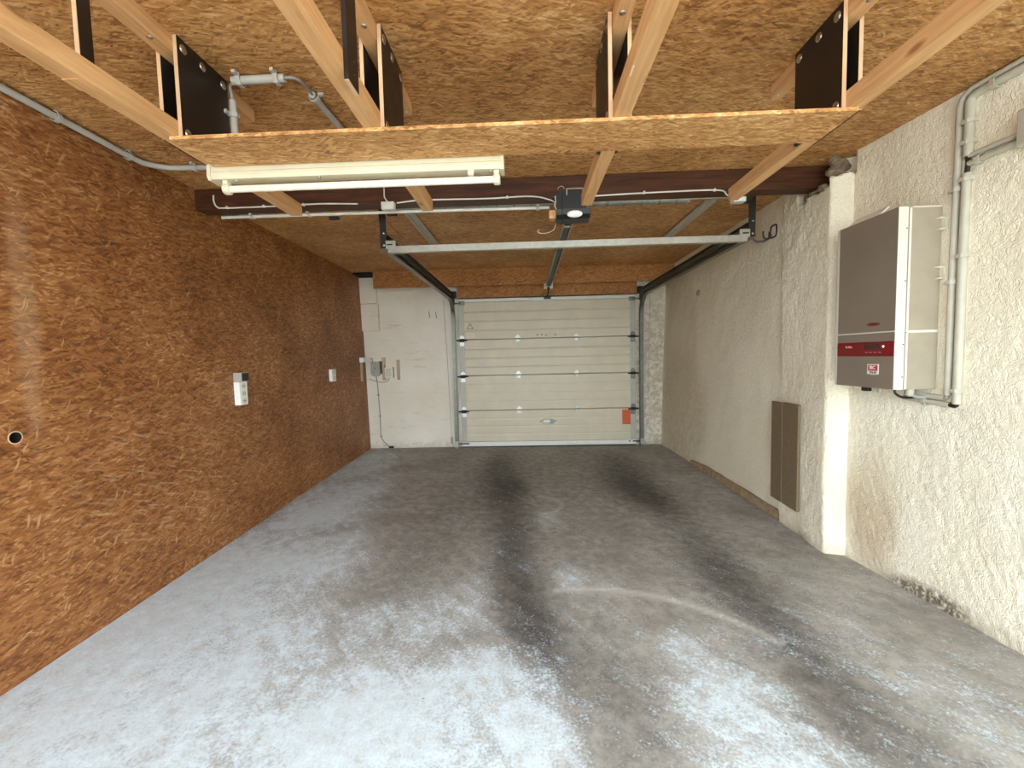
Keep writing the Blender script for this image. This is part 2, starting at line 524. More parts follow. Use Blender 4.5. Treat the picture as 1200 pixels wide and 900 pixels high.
def text_part(name, body, size, mat, parent, origin, right, up, align='CENTER', bold=0.0):
    """raised lettering: origin in world, right/up are the writing directions"""
    cu = bpy.data.curves.new(name, 'FONT')
    cu.body = body; cu.size = size; cu.align_x = align; cu.align_y = 'CENTER'
    cu.extrude = 0.0004; cu.offset = bold; cu.resolution_u = 3
    tmp = bpy.data.objects.new(name + '_tmp', cu)
    COL.objects.link(tmp)
    dg = bpy.context.evaluated_depsgraph_get(); dg.update()
    me = bpy.data.meshes.new_from_object(tmp.evaluated_get(dg))
    bpy.data.objects.remove(tmp)
    r, u = Vector(right).normalized(), Vector(up).normalized()
    nrm = r.cross(u)
    pl = Vector(parent.location) + (Vector(parent.parent.location) if parent.parent else Vector())
    mt = Matrix((r, u, nrm)).transposed().to_4x4()
    mt.translation = Vector(origin) - pl
    me.transform(mt)
    me.materials.clear(); me.materials.append(MAT[mat])
    me.name = name
    o = bpy.data.objects.new(name, me); COL.objects.link(o); o.parent = parent
    return o


def bez(pts, n=8):
    """smooth curve through points (Catmull-Rom)"""
    p = [Vector(q) for q in pts]
    p = [p[0] * 2 - p[1]] + p + [p[-1] * 2 - p[-2]]
    out = []
    for i in range(1, len(p) - 2):
        for k in range(n):
            t = k / n
            a, b, c, d = p[i - 1], p[i], p[i + 1], p[i + 2]
            out.append(0.5 * ((2 * b) + (c - a) * t + (2 * a - 5 * b + 4 * c - d) * t * t + (3 * b - a - 3 * c + d) * t ** 3))
    out.append(p[-2])
    return out


# ------------------------------------------------------------------ the room's surfaces as functions
ZC = 2.375                                   # front ceiling
Y_OPEN, Y_BACK = -0.6, 5.95


def zc_back(x, y):                           # back ceiling rises a little towards the door
    return 2.358 + (y - 2.86) * (0.020 if x < 0 else 0.012)


def xl(y, z):
    return -2.046 - 0.0444 * (y - 1.49) - 0.010 * z * max(0.0, (y - 1.5) / 4.4) * 2


RPROF = [(-0.6, 2.05), (1.2, 2.03), (1.719, 1.982), (2.585, 1.905), (2.60, 1.90)]


def xr(y, z=1.0):
    if y <= 2.6:
        p = RPROF
        for (a, xa), (b, xb) in zip(p, p[1:]):
            if y <= b:
                return xa + (xb - xa) * (y - a) / (b - a)
        return p[-1][1]
    if y <= 3.15:
        return 1.795 + (y - 2.62) * 0.055
    return 1.862 - 0.005 * (y - 3.15) + 0.03 * z * (y - 3.15) / 2.8


# ------------------------------------------------------------------ floor
def make_floor():
    st = 0.025
    xs = np.arange(-2.6, 2.3 + st, st); ys = np.arange(Y_OPEN, 6.1 + st, st)
    X, Y = np.meshgrid(xs, ys)
    Z = np.zeros_like(X)
    ny, nx = X.shape
    me = bpy.data.meshes.new('floor')
    vs = np.stack([X, Y, Z], -1).reshape(-1, 3)
    for i, v in enumerate(vs):
        v[2] = 0.006 * noise.noise((v[0] * 1.1, v[1] * 1.1, 0.3)) - 0.004
    idx = np.arange(nx * ny).reshape(ny, nx)
    fs = np.stack([idx[:-1, :-1], idx[:-1, 1:], idx[1:, 1:], idx[1:, :-1]], -1).reshape(-1, 4)
    nv = len(vs)
    base = vs.tolist() + [(-2.6, Y_OPEN, -0.2), (2.3, Y_OPEN, -0.2), (2.3, 6.1, -0.2), (-2.6, 6.1, -0.2)]
    me.from_pydata(base, [], fs.tolist() + [(nv + 3, nv + 2, nv + 1, nv)])

    def blobs(lst, pw=1.3):
        a = np.zeros(len(vs))
        for (x, y, rx, ry, rot, amp) in lst:
            c, s_ = math.cos(rot), math.sin(rot)
            dx, dy = vs[:, 0] - x, vs[:, 1] - y
            u, w = (dx * c + dy * s_) / rx, (-dx * s_ + dy * c) / ry
            a = np.maximum(a, amp * np.exp(-(u * u + w * w) ** pw)) if pw > 1.1 else a + amp * 0.62 * np.exp(-(u * u + w * w) * 0.75) * (1 - 0.5 * np.clip(a, 0, 1))
        return a
    dark = blobs([(-0.36, 4.9, 0.22, 1.0, 0, 0.75), (-0.22, 3.8, 0.20, 0.9, 0.08, 0.8), (-0.17, 4.05, 0.12, 0.25, 0, 0.95), (-0.12, 2.75, 0.14, 0.7, 0.05, 0.75),
                  (-0.02, 2.05, 0.15, 0.42, 0.2, 0.95), (0.05, 1.72, 0.10, 0.25, 0.2, 0.7),
                  (-0.72, 3.3, 0.3, 0.8, 0, 0.55), (-0.70, 2.35, 0.22, 0.5, 0, 0.38),
                  (1.05, 4.8, 0.28, 0.9, 0, 0.85), (0.95, 4.05, 0.22, 0.45, 0, 0.9), (1.08, 3.6, 0.16, 0.30, 0, 0.8), (1.12, 3.0, 0.17, 0.5, 0, 0.55),
                  (1.09, 2.35, 0.20, 0.40, 0, 1.0), (1.12, 1.72, 0.17, 0.42, 0, 0.85), (1.12, 1.3, 0.2, 0.3, 0, 0.6), (1.1, 0.6, 0.2, 0.5, 0, 0.5),
                  (0.30, 4.6, 0.9, 1.1, 0, 0.40), (0.33, 1.62, 0.16, 0.26, 0.1, 0.48), (0.36, 1.3, 0.17, 0.30, 0, 0.45), (0.3, 0.5, 0.2, 0.6, 0, 0.4),
                  (0.45, 2.9, 0.45, 0.8, 0, 0.28)], 1.0)
    dust_sky = blobs([(-1.85, 2.0, 0.75, 1.4, 0, 1.0), (-1.75, 3.6, 0.50, 1.2, 0, 0.85), (-1.95, 5.0, 0.38, 1.0, 0, 0.75), (-1.35, 1.5, 0.6, 0.8, 0, 0.9), (-1.35, 2.5, 0.35, 0.7, 0, 0.75),  # dusty areas, also whitened where sky light falls on the floor
                  (-0.55, 1.35, 0.70, 0.40, 0, 0.95), (-0.22, 1.62, 0.36, 0.22, 0, 0.78), (-0.05, 1.32, 0.22, 0.25, 0, 0.9), (-0.6, 1.9, 0.5, 0.35, 0, 0.55), (-1.0, 0.6, 1.0, 0.8, 0, 0.9),
                  (-0.30, 2.2, 0.14, 0.3, 0, 0.45), (0.72, 1.45, 0.26, 0.32, 0, 0.72), (0.64, 1.75, 0.13, 0.18, 0, 0.62), (0.8, 1.1, 0.3, 0.4, 0, 0.75),
                  (0.22, 2.35, 0.12, 0.2, 0, 0.5), (0.15, 3.3, 0.12, 0.3, 0, 0.4), (1.45, 2.0, 0.12, 0.5, 0, 0.35), (1.55, 1.45, 0.3, 0.3, 0, 0.35), (1.45, 4.2, 0.15, 0.4, 0, 0.25)])
    arc = np.zeros(len(vs))
    R = np.hypot(vs[:, 0] - 0.28, (vs[:, 1] - 1.30))
    ang = np.arctan2(vs[:, 1] - 1.30, vs[:, 0] - 0.28)
    arc = np.exp(-((R - 0.93) / 0.022) ** 2) * ((ang > 0.55) & (ang < 1.75)) * 0.8
    R2 = np.hypot(vs[:, 0] - 0.05, (vs[:, 1] - 3.55))
    arc = np.maximum(arc, np.exp(-((R2 - 0.22) / 0.02) ** 2) * (vs[:, 0] > 0.05) * 0.5)
    for nm, arr in (('stain', np.clip(dark, 0, 1.1)), ('dust_sky', np.clip(np.maximum(dust_sky, 0.16 + 0.06 * np.clip(2.5 - vs[:, 1], -1, 1)), 0, 1.2)), ('scratch', arc)):
        at = me.attributes.new(nm, 'FLOAT', 'POINT')
        at.data.foreach_set('value', np.concatenate([arr, np.zeros(4)]).astype(np.float32))
    me.polygons.foreach_set('use_smooth', [True] * len(me.polygons))
    me.materials.append(MAT['concrete'])
    o = bpy.data.objects.new('floor', me); COL.objects.link(o)
    tag(o, 'stained grey concrete garage floor with bluish dusty areas that hold painted sky light, and dark tyre tracks', 'floor', kind='structure')


make_floor()

# ------------------------------------------------------------------ left wall: OSB sheathing with a drilled hole
def make_wall_left():
    mb = MB()
    hy, hz, hr, hc = 1.623, 0.974, 0.023, 0.06
    ys = sorted(set([Y_OPEN, 0.3, 1.0, hy - hc, hy + hc, 2.4, 3.3, 4.2, 5.1, 5.94]))
    zs = [-0.02, 0.5, hz - hc, hz + hc, 1.5, 2.0, 2.46]
    P = lambda y, z: (xl(y, z), y, z)
    for a, b in zip(ys, ys[1:]):
        for c, d in zip(zs, zs[1:]):
            if abs(a - (hy - hc)) < 1e-6 and abs(c - (hz - hc)) < 1e-6:
                continue
            mb.add([P(a, c), P(b, c), P(b, d), P(a, d)], [(0, 1, 2, 3)])
    n = 24
    ring_o, ring_i, ring_d = [], [], []
    for k in range(n):
        t = 2 * PI * (k + 0.5) / n
        cx, cz = math.cos(t), math.sin(t)
        q = hc / max(abs(cx), abs(cz))
        ring_o.append(P(hy + q * cx, hz + q * cz)); ring_i.append(P(hy + hr * cx, hz + hr * cz))
        e = P(hy + hr * cx, hz + hr * cz); ring_d.append((e[0] - 0.30, e[1], e[2]))
    mb.add(ring_o + ring_i, [(k, (k + 1) % n, n + (k + 1) % n, n + k) for k in range(n)])
    # corner slivers of the square round the hole
    for sy in (-1, 1):
        for sz in (-1, 1):
            t0 = PI / 4 - PI / n; c0 = hc; e0 = hc * math.tan(t0)
            mb.add([P(hy + sy * hc, hz + sz * e0), P(hy + sy * hc, hz + sz * hc), P(hy + sy * e0, hz + sz * hc)], [(0, 1, 2)])
    o = mb.build('wall_left', 'osb_wall')
    tag(o, 'reddish brown strand board wall along the left of the garage', 'wall', kind='structure')
    MB().add(ring_i + ring_d, [(k, (k + 1) % n, n + (k + 1) % n, n + k) for k in range(n)] + [tuple(n + k for k in range(n))]).build('hole_shade', 'shade_fill', o, True)  # the hole's shade is put into this dark colour
    rim = []
    for r_, dx in ((hr - 0.0005, 0.0012), (hr + 0.0035, 0.0012), (hr + 0.0045, -0.001)):
        for k in range(n):
            a_ = 2 * PI * (k + 0.5) / n
            q = P(hy + r_ * math.cos(a_), hz + r_ * math.sin(a_)); rim.append((q[0] + dx, q[1], q[2]))
    MB().add(rim, [(i * n + k, i * n + (k + 1) % n, (i + 1) * n + (k + 1) % n, (i + 1) * n + k) for i in range(2) for k in range(n)]).build('hole_rim', 'ply_edge', o, True)
    MB().box(-2.75, -2.5, Y_OPEN, 6.2, -0.2, 2.7).build('light_block_leaf', 'outer', o)  # unseen shell added to stop light leaking in
    MB().box(-2.5, -2.04, Y_OPEN - 0.02, Y_OPEN, -0.2, 2.7).build('light_block_leaf', 'outer', o)


make_wall_left()


# ------------------------------------------------------------------ right wall: rough plaster with a pier
def make_wall_right():
    path = []
    def seg(p, q, step):
        L = math.hypot(q[0] - p[0], q[1] - p[1]); n = max(1, int(round(L / step)))
        for i in range(n):
            path.append((p[0] + (q[0] - p[0]) * i / n, p[1] + (q[1] - p[1]) * i / n))
    P = lambda y: (xr(y, 0), y)
    seg((2.05, -0.6), (2.03, 1.2), 0.05)
    seg((2.03, 1.2), (1.982, 1.719), 0.012)
    seg((1.982, 1.719), (1.905, 2.585), 0.011)
    seg((1.905, 2.585), (1.806, 2.612), 0.010)
    seg((1.806, 2.612), (1.796, 2.626), 0.008)
    seg((1.796, 2.626), (1.824, 3.135), 0.012)
    seg((1.824, 3.135), (1.862, 3.155), 0.010)
    seg((1.862, 3.155), (1.848, 5.95), 0.014)
    path.append((1.848, 5.96))
    nz = 185
    zs = [-0.02 + (2.42 + 0.02) * i / (nz - 1) for i in range(nz)]
    n = len(path)
    nor = []
    for i in range(n):
        a, b = path[max(0, i - 4)], path[min(n - 1, i + 4)]
        dx, dy = b[0] - a[0], b[1] - a[1]; L = math.hypot(dx, dy)
        nor.append((-dy / L, dx / L))
    vs = []
    for i, (x, y) in enumerate(path):
        far = 1.0 if y > 3.16 else 0.0
        lean = 0.03 * (y - 3.15) / 2.8 if far else 0.0
        pier = 2.58 < y < 3.16
        for z in zs:
            amp = 0.0016 if far else (0.0034 if pier else 0.0036)
            q = (x * 1.0, y, z)
            d = 0.010 * noise.noise((y * 1.7, z * 1.7, x)) + 0.004 * noise.noise((y * 6, z * 6, x * 6 + 3))
            tx = 1 - abs(noise.noise((y * 34 + 5 * x, z * 26 - y * 9, x * 30)))
            d += amp * (tx * tx * 1.6 - 0.6) + 0.0013 * noise.noise((y * 80, z * 80, x * 80))
            if pier:                                   # trowel sweeps on the pier, chipped shoulder at the beam
                d += 0.004 * noise.noise((y * 9 + z * 7, z * 3 - y * 3, 2.0))
            if z < 0.16 and y < 3.2:                   # worn foot
                d -= 0.018 * (1 - z / 0.16) * (0.4 + noise.noise((y * 5, z * 9, 4.0)))
            if far and z < 0.07 and y < 4.9:
                d -= 0.01
            if pier:
                zc = (2.262 if y < 2.63 else 2.205) + 0.022 * noise.noise((y * 22, x * 30, 1.0))
                if y < 2.95 and z > zc:
                    d -= 0.085 * min(1.0, (z - zc) / 0.018)
            nx_, ny_ = nor[i]
            vs.append((x + lean * z + nx_ * d, y + ny_ * d, z))
    fs = [(i * nz + k, i * nz + k + 1, (i + 1) * nz + k + 1, (i + 1) * nz + k) for i in range(n - 1) for k in range(nz - 1)]
    me = bpy.data.meshes.new('wall_right')
    me.from_pydata(vs, [], fs)
    me.polygons.foreach_set('use_smooth', [True] * len(fs))
    me.set_sharp_from_angle(angle=math.radians(60))
    me.materials.append(MAT['wall_right'])
    o = bpy.data.objects.new('wall_right', me); COL.objects.link(o)
    tag(o, 'cream rough plaster wall with a shallow pier on the right', 'wall', kind='structure')
    MB().box(2.2, 2.45, Y_OPEN, 6.2, -0.2, 2.7).build('light_block_leaf', 'outer', o)  # added behind the wall, unseen, against light leaks
    MB().box(2.04, 2.2, Y_OPEN - 0.02, Y_OPEN, -0.2, 2.7).build('light_block_leaf', 'outer', o)
    # broken brown mortar where the beam enters the pier
    random.seed(3)
    def lump(cx, cy, cz, r, sx, sy, sz):
        bm = bmesh.new()
        bmesh.ops.create_icosphere(bm, subdivisions=3, radius=1)
        m = MB()
        vs = []
        for v in bm.verts:
            k = 1 + 0.38 * noise.noise(v.co * 2.1 + Vector((cx * 9, cz * 9, cy))) + 0.16 * noise.noise(v.co * 6)
            vs.append((cx + v.co.x * sx * r * k, cy + v.co.y * sy * r * k, cz + v.co.z * sz * r * k))
        bm.verts.index_update()
        fs = [[v.index for v in f.verts] for f in bm.faces]
        bm.free()
        m.add(vs, fs)
        return m.build('mortar_patch', 'mortar', o)
    for k in range(22):
        u = random.random()
        if k < 12:      # rubble between the pier's near face and the beam
            lump(1.805 + 0.10 * u, 2.640 + 0.03 * random.random(), 2.25 + 0.115 * random.random(), 0.018 + 0.016 * random.random(), 1.2, 1.0, 0.9)
        else:           # crumbs along the beam's lower edge
            lump(1.815 + 0.02 * random.random(), 2.64 + 0.26 * u, 2.212 + 0.018 * random.random(), 0.013 + 0.013 * random.random(), 1.0, 1.5, 0.8)
    lump(1.912, 2.575, 2.262, 0.014, 0.6, 2.6, 0.5)


make_wall_right()


# ------------------------------------------------------------------ back wall round the door
def make_wall_back():
    mb = MB()
    def panel(x0, x1, z0, z1, st=0.03):
        nx, nz = max(1, int((x1 - x0) / st)), max(1, int((z1 - z0) / st))
        vs, fs = [], []
        for i in range(nx + 1):
            for k in range(nz + 1):
                x, z = x0 + (x1 - x0) * i / nx, z0 + (z1 - z0) * k / nz
                d = 0.010 * noise.noise((x * 2, z * 2, 7)) + 0.007 * noise.noise((x * 9, z * 11, 3)) + 0.0022 * noise.noise((x * 28, z * 40, 1))
                vs.append((x, Y_BACK - d, z))
        for i in range(nx):
            for k in range(nz):
                a = i * (nz + 1) + k
                fs.append((a, a + nz + 1, a + nz + 2, a + 1))
        mb.add(vs, fs)
    panel(-2.42, -0.90, -0.02, 2.5)
    panel(1.46, 2.15, -0.02, 2.5)
    panel(-0.90, 1.46, 2.04, 2.5)
    o = mb.build('wall_back', 'wall_back', smooth=True)
    tag(o, 'rough white painted end wall on both sides of the garage door', 'wall', kind='structure')
    MB().box(-2.75, 2.45, 6.1, 6.3, -0.2, 2.7).build('light_block_leaf', 'outer', o)  # unseen backing added to keep outside light out
    MB().box(-2.42, -2.055, 5.885, 5.955, 2.035, 2.385, 0.008).build('block', 'wall_back', o)
    MB().box(-2.42, -2.04, 5.892, 5.955, 1.655, 2.028, 0.008).build('block', 'wall_back', o)
    MB().box(-1.13, -0.935, 5.90, 5.955, 2.075, 2.22, 0.006).build('block', 'wall_back', o)
    MB().box(1.505, 1.72, 5.90, 5.955, 2.06, 2.24, 0.006).build('block', 'wall_back', o)
    MB().box(-2.32, -2.0, 5.66, 5.94, 2.392, 2.45).build('hollow_shade', 'shade_fill', o)  # solid dark box painted as the shade of an open gap


make_wall_back()

# ------------------------------------------------------------------ ceiling panels, and an unseen roof added to block the sun
ceil = MB().box(-2.35, 2.2, Y_OPEN, 2.80, ZC, ZC + 0.02).build('ceiling', 'osb_ceiling')
tag(ceil, 'strand board ceiling lining of the garage', 'ceiling', kind='structure')
MB().box(-2.75, 2.45, Y_OPEN, 6.3, 2.55, 2.75).build('sun_block_roof', 'outer', ceil)  # thick unseen slab, added to keep the sun out
MB().box(-2.75, 2.45, Y_OPEN - 0.02, Y_OPEN, ZC, 2.75).build('light_block_leaf', 'outer', ceil)  # unseen strip closing the light gap above the ceiling


def ceil_panel(xa0, xa1, xb0, xb1):
    y0, y1 = 2.80, 5.96
    f = lambda x, y: 2.357 + (y - 2.80) * (0.020 - 0.006 * (x + 2.2) / 4.2)
    vs = [(xa0, y0, f(xa0, y0)), (xb0, y0, f(xb0, y0)), (xb1, y1, f(xb1, y1)), (xa1, y1, f(xa1, y1))]
    vs += [(x, y, z + 0.018) for x, y, z in vs]
    return MB().add(vs, [(0, 1, 2, 3), (4, 5, 6, 7), (0, 1, 5, 4), (1, 2, 6, 5), (2, 3, 7, 6), (3, 0, 4, 7)]).build('panel', 'osb_ceiling', ceil)


ceil_panel(-2.45, -2.55, -1.083, -1.205)
ceil_panel(-1.078, -1.200, 2.1, 2.1)

# unseen yard behind the camera, added so sunlit ground bounces light inside
yard = MB().box(-14, 14, -16, Y_OPEN - 0.02, -0.25, -0.03).build('bounce_ground', 'yard')
tag(yard, 'unseen pale ground added outside the open end to bounce light in', 'yard', kind='structure')

# brown plinth strip along the far right wall foot
mb = MB()
vs, fs = [], []
n = 60
for i in range(n + 1):
    y = 3.16 + (4.86 - 3.16) * i / n
    h = 0.062 + 0.012 * noise.noise((y * 4, 0, 0)) - 0.03 * max(0, (y - 4.5) / 0.36)
    x0 = xr(y, 0) - 0.020 + 0.004 * noise.noise((y * 7, 1, 0))
    vs += [(x0, y, -0.01), (x0 + 0.004, y, h), (xr(y, 0) + 0.03, y, h + 0.004)]
for i in range(n):
    fs += [(3 * i, 3 * i + 1, 3 * i + 4, 3 * i + 3), (3 * i + 1, 3 * i + 2, 3 * i + 5, 3 * i + 4)]
fs += [(0, 1, 2), (3 * n + 2, 3 * n + 1, 3 * n)]
tag(mb.add(vs, fs).build('baseboard_right', 'plinth', smooth=True), 'bare brown mortar strip along the foot of the right wall', 'baseboard', kind='structure')

# ------------------------------------------------------------------ beam and header boards
bm_ = MB().box(-2.12, 1.90, 2.75, 2.86, 2.243, 2.374, 0.006).build('ceiling_beam', 'beam')
tag(bm_, 'dark brown stained timber beam running across under the ceiling', 'beam')
o = MB().box(-1.99, 1.93, 5.60, 5.62, 2.188, 2.414).build('header_board', 'osb_header')
tag(o, 'upper strand board strip across the end wall under the ceiling', 'board', 'header boards above the garage door')
o = MB().box(-0.925, 1.50, 5.86, 5.88, 2.062, 2.23).build('header_board', 'osb_header')
tag(o, 'lower strand board strip directly above the garage door', 'board', 'header boards above the garage door')
MB().box(-0.925, 1.50, 5.852, 5.86, 2.056, 2.066).build('dark_seal', 'rubber', o)

# ------------------------------------------------------------------ sectional garage door
door = thing('door_1', 'cream sectional garage door with four ribbed panels', 'door', (0.28, 5.92, 0))
tag(door, kind='structure')
DX0, DX1, DY = -0.925, 1.492, 5.895
SEC = [(0.075, 0.512, 4, 0.0022), (0.518, 1.000, 4, 0.0022), (1.006, 1.499, 4, 0.0045), (1.505, 2.012, 4, 0.0045)]


def section(z0, z1, nr, dep):
    pts = [(DY + 0.04, z0), (DY + 0.006, z0), (DY, z0 + 0.006)]
    h = (z1 - z0) / nr
    for k in range(1, nr):
        z = z0 + h * k
        pts += [(DY, z - 0.022), (DY + dep, z - 0.004), (DY + dep, z + 0.002), (DY, z + 0.006)]
    pts += [(DY, z1 - 0.006), (DY + 0.006, z1), (DY + 0.04, z1)]
    s = MB().prism(pts, 'x', DX0, DX1).build('door_panel', 'door', door)
    for x0, x1 in ((DX0 + 0.002, DX0 + 0.075), (DX1 - 0.075, DX1 - 0.002)):
        MB().box(x0, x1, DY - 0.004, DY + 0.003, z0 + 0.004, z1 - 0.004, 0.001).build('end_cap', 'door_cap', s)
    return s


for a in SEC:
    section(*a)
MB().box(DX0, DX1, DY - 0.006, DY + 0.04, 0.012, 0.073, 0.004).build('bottom_rail', 'door_trim', door)
MB().box(DX0, DX1, DY - 0.005, DY + 0.04, 2.014, 2.055, 0.004).build('top_rail', 'door_trim', door)
MB().box(DX0, DX1, DY, DY + 0.035, -0.005, 0.014, 0.004).build('bottom_seal', 'rubber', door)


def hinge(x, z, kind):
    if kind == 'mid':
        m = MB().box(x - 0.036, x + 0.036, DY - 0.006, DY, z + 0.010, z + 0.030, 0.002)
        m.box(x - 0.020, x + 0.020, DY - 0.006, DY, z + 0.028, z + 0.050, 0.002)
        m.box(x - 0.028, x + 0.028, DY - 0.006, DY, z - 0.040, z - 0.012, 0.002)
        h = m.build('hinge', 'hinge_glint' if x < 0 else 'galv', door)  # left hinges get the painted glint
        MB().tube([(x - 0.03, DY - 0.008, z), (x + 0.03, DY - 0.008, z)], 0.009, 10).build('hinge_pin', 'galv', h, True)
        for sx in (-0.016, 0.016):
            MB().dome((x + sx, DY - 0.006, z - 0.026), 0.005, 0.004, (0, -1, 0), 8, 2).build('screw', 'black_steel', h)
    else:
        s = 1 if kind == 'left' else -1
        m = MB().box(x - 0.032, x + 0.032, DY - 0.008, DY - 0.004, z + 0.014, z + 0.044, 0.0015)
        m.box(x - 0.032, x + 0.032, DY - 0.008, DY - 0.004, z - 0.086, z - 0.036, 0.0015)
        m.box(x - 0.018, x + 0.018, DY - 0.008, DY - 0.004, z + 0.042, z + 0.058, 0.0015)
        h = m.build('roller_bracket', 'hinge_glint' if s > 0 else 'dark_steel', door)  # left brackets painted white as a highlight
        MB().tube([(x - s * 0.075, DY - 0.018, z - 0.010), (x + s * 0.07, DY - 0.018, z - 0.010)], 0.010, 10).build('roller_axle', 'black_steel', h, True)
        MB().box(x - 0.034, x + 0.034, DY - 0.022, DY - 0.006, z - 0.03, z + 0.012, 0.003).build('roller_holder', 'black_steel', h)


for z in (0.515, 1.003, 1.502):
    hinge(-0.115, z, 'mid'); hinge(0.685, z, 'mid')
    hinge(DX0 + 0.04, z, 'left'); hinge(DX1 - 0.04, z, 'right')
for x, s in ((DX0 + 0.05, 1), (DX1 - 0.05, -1)):
    m = MB().box(x - 0.04, x + 0.04, DY - 0.012, DY - 0.004, 1.975, 2.03, 0.002)
    m.tube([(x, DY - 0.02, 2.0), (x - s * 0.09, DY - 0.02, 2.0)], 0.01, 10)
    m.build('top_roller_bracket', 'dark_steel', door)
    m = MB().box(x - 0.03, x + 0.05 * s, DY - 0.014, DY - 0.005, 0.045, 0.062, 0.002)
    m.tube([(x, DY - 0.02, 0.055), (x - s * 0.09, DY - 0.02, 0.055)], 0.008, 10)
    m.build('bottom_roller_bracket', 'black_steel', door)


def stadium(cx, cz, w, h, n=8):
    r = h / 2
    pts = []
    for k in range(n + 1):
        t = -PI / 2 + PI * k / n
        pts.append((cx + w / 2 - r + r * math.cos(t), cz + r * math.sin(t)))
    for k in range(n + 1):
        t = PI / 2 + PI * k / n
        pts.append((cx - w / 2 + r + r * math.cos(t), cz + r * math.sin(t)))
    return pts


h = MB().prism(stadium(0.285, 0.350, 0.175, 0.064), 'y', DY - 0.014, DY).build('lock_plate', 'dark_steel', door, True)
MB().prism(stadium(0.260, 0.352, 0.10, 0.040), 'y', DY - 0.017, DY - 0.013).build('grip_recess', 'galv', h, True)
MB().prism(stadium(0.332, 0.350, 0.046, 0.044), 'y', DY - 0.022, DY - 0.013).build('lock_knob', 'dark_steel', h, True)
MB().tube([(0.165, DY - 0.006, 0.352), (0.405, DY - 0.006, 0.354)], 0.006, 8).build('lock_rod', 'dark_steel', h, True)
o = MB().box(1.303, 1.438, DY - 0.0025, DY + 0.0005, 0.288, 0.492).build('orange_sticker', 'orange', door)
o['label'] = 'orange warning sticker'
for i, w in enumerate((0.10, 0.08, 0.09)):
    MB().box(1.318, 1.318 + w, DY - 0.0032, DY - 0.002, 0.452 - i * 0.045, 0.4545 - i * 0.045).build('print_line', 'logo_red', o)
tri = [(-0.815, 1.650), (-0.725, 1.650), (-0.77, 1.730)]
o = MB().prism(tri, 'y', DY - 0.002, DY + 0.0005).build('warning_triangle', 'ink', door)
o['label'] = 'small triangular warning sticker'
MB().prism([(-0.800, 1.658), (-0.740, 1.658), (-0.77, 1.712)], 'y', DY - 0.003, DY - 0.0015).build('triangle_field', 'paper', o)
MB().box(-0.773, -0.767, DY - 0.004, DY - 0.002, 1.672, 1.692).build('exclamation_mark', 'ink', o)
MB().box(-0.773, -0.767, DY - 0.004, DY - 0.002, 1.662, 1.667).build('exclamation_mark', 'ink', o)
o = MB().box(-0.822, -0.712, DY - 0.002, DY + 0.0005, 1.522, 1.592).build('paper_label', 'paper', door)
for k in range(3):
    MB().box(-0.81, -0.725, DY - 0.0028, DY - 0.0015, 1.536 + 0.018 * k, 1.539 + 0.018 * k).build('print_line', 'smudge', o)
for x in (0.155, 0.215, 0.275, 0.40):
    MB().dome((x, DY + 0.001, 1.545 + 0.004 * math.sin(x * 40)), 0.015, 0.004, (0, -1, 0), 10, 2).build('round_plug', 'smudge', door, True)

# ------------------------------------------------------------------ door tracks, hangers and cross bar
def track(x, side, label):
    """side +1: rail opens to the left (right-hand track)"""
    t = thing('door_track', label, 'track', (x, 5.86, 0), 'steel tracks of the garage door')
    s = side
    prof = [(-0.022 * s, -0.026), (0.022 * s, -0.026), (0.022 * s, 0.026), (-0.022 * s, 0.026), (-0.022 * s, 0.018), (0.016 * s, 0.018), (0.016 * s, -0.018), (-0.022 * s, -0.018)]
    vert = [(x, 5.865, -0.005), (x, 5.865, 1.78)]
    R = 0.27
    arc = [(x, 5.865 - R + R * math.cos(a), 1.78 + R * math.sin(a)) for a in [PI / 2 * k / 10 for k in range(11)]]
    MB().sweep(vert, prof).build('vertical_rail', 'dark_steel', t)
    MB().sweep(arc, prof).build('curved_rail', 'dark_steel', t, True)
    MB().sweep([(x, 5.595, 2.05), (x, 3.04, 2.055)], prof).build('horizontal_rail', 'dark_steel', t)
    # second, upper run for the top rollers
    up = [(x, 5.88, 1.98), (x, 5.86, 2.04), (x, 5.80, 2.085), (x, 5.70, 2.11), (x, 3.06, 2.118)]
    p2 = [(q[0], q[1] * 0.75) for q in prof]
    MB().sweep(up, p2).build('upper_rail', 'dark_steel', t)
    MB().box(x - 0.002 + 0.03 * s, x + 0.006 + 0.03 * s, 5.86, 5.95, 0.0, 2.08).build('mounting_angle', 'galv', t)
    MB().box(x - 0.05 * s, x + 0.03 * s, 5.84, 5.94, 2.07, 2.16, 0.006).build('corner_bracket', 'black_steel', t)
    # hanger strap to the ceiling
    hg = MB().box(x - 0.022, x + 0.022, 3.032, 3.040, 2.035, 2.352).build('hanger', 'black_steel', t)
    for z in (2.055, 2.14):
        MB().dome((x + 0.004, 3.032, z), 0.009, 0.006, (0, -1, 0), 8, 2).build('bolt', 'zinc', hg, True)
    MB().prism([(3.04, 2.352), (3.10, 2.352), (3.04, 2.22)], 'x', x + s * 0.02, x + s * 0.028).build('gusset', 'black_steel', hg)
    MB().box(x + (0.02 if s > 0 else -0.075), x + (0.075 if s > 0 else -0.02), 3.02, 3.06, 2.325, 2.353).build('ceiling_foot', 'black_steel', hg)
    m = MB().box(x - s * 0.09, x - s * 0.02, 3.018, 3.024, 2.03, 2.085, 0.002)
    m.box(x - s * 0.09, x - s * 0.02, 3.024, 3.05, 2.03, 2.036, 0.002)
    br = m.build('clip_plate', 'galv', t)
    MB().box(x - s * 0.07, x - s * 0.03, 3.014, 3.019, 2.052, 2.060).build('slot', 'black_steel', br)
    MB().box(x - 0.024, x + 0.024, 5.835, 5.845, 0.02, 0.10, 0.002).build('foot_bracket', 'galv', t)
    return t


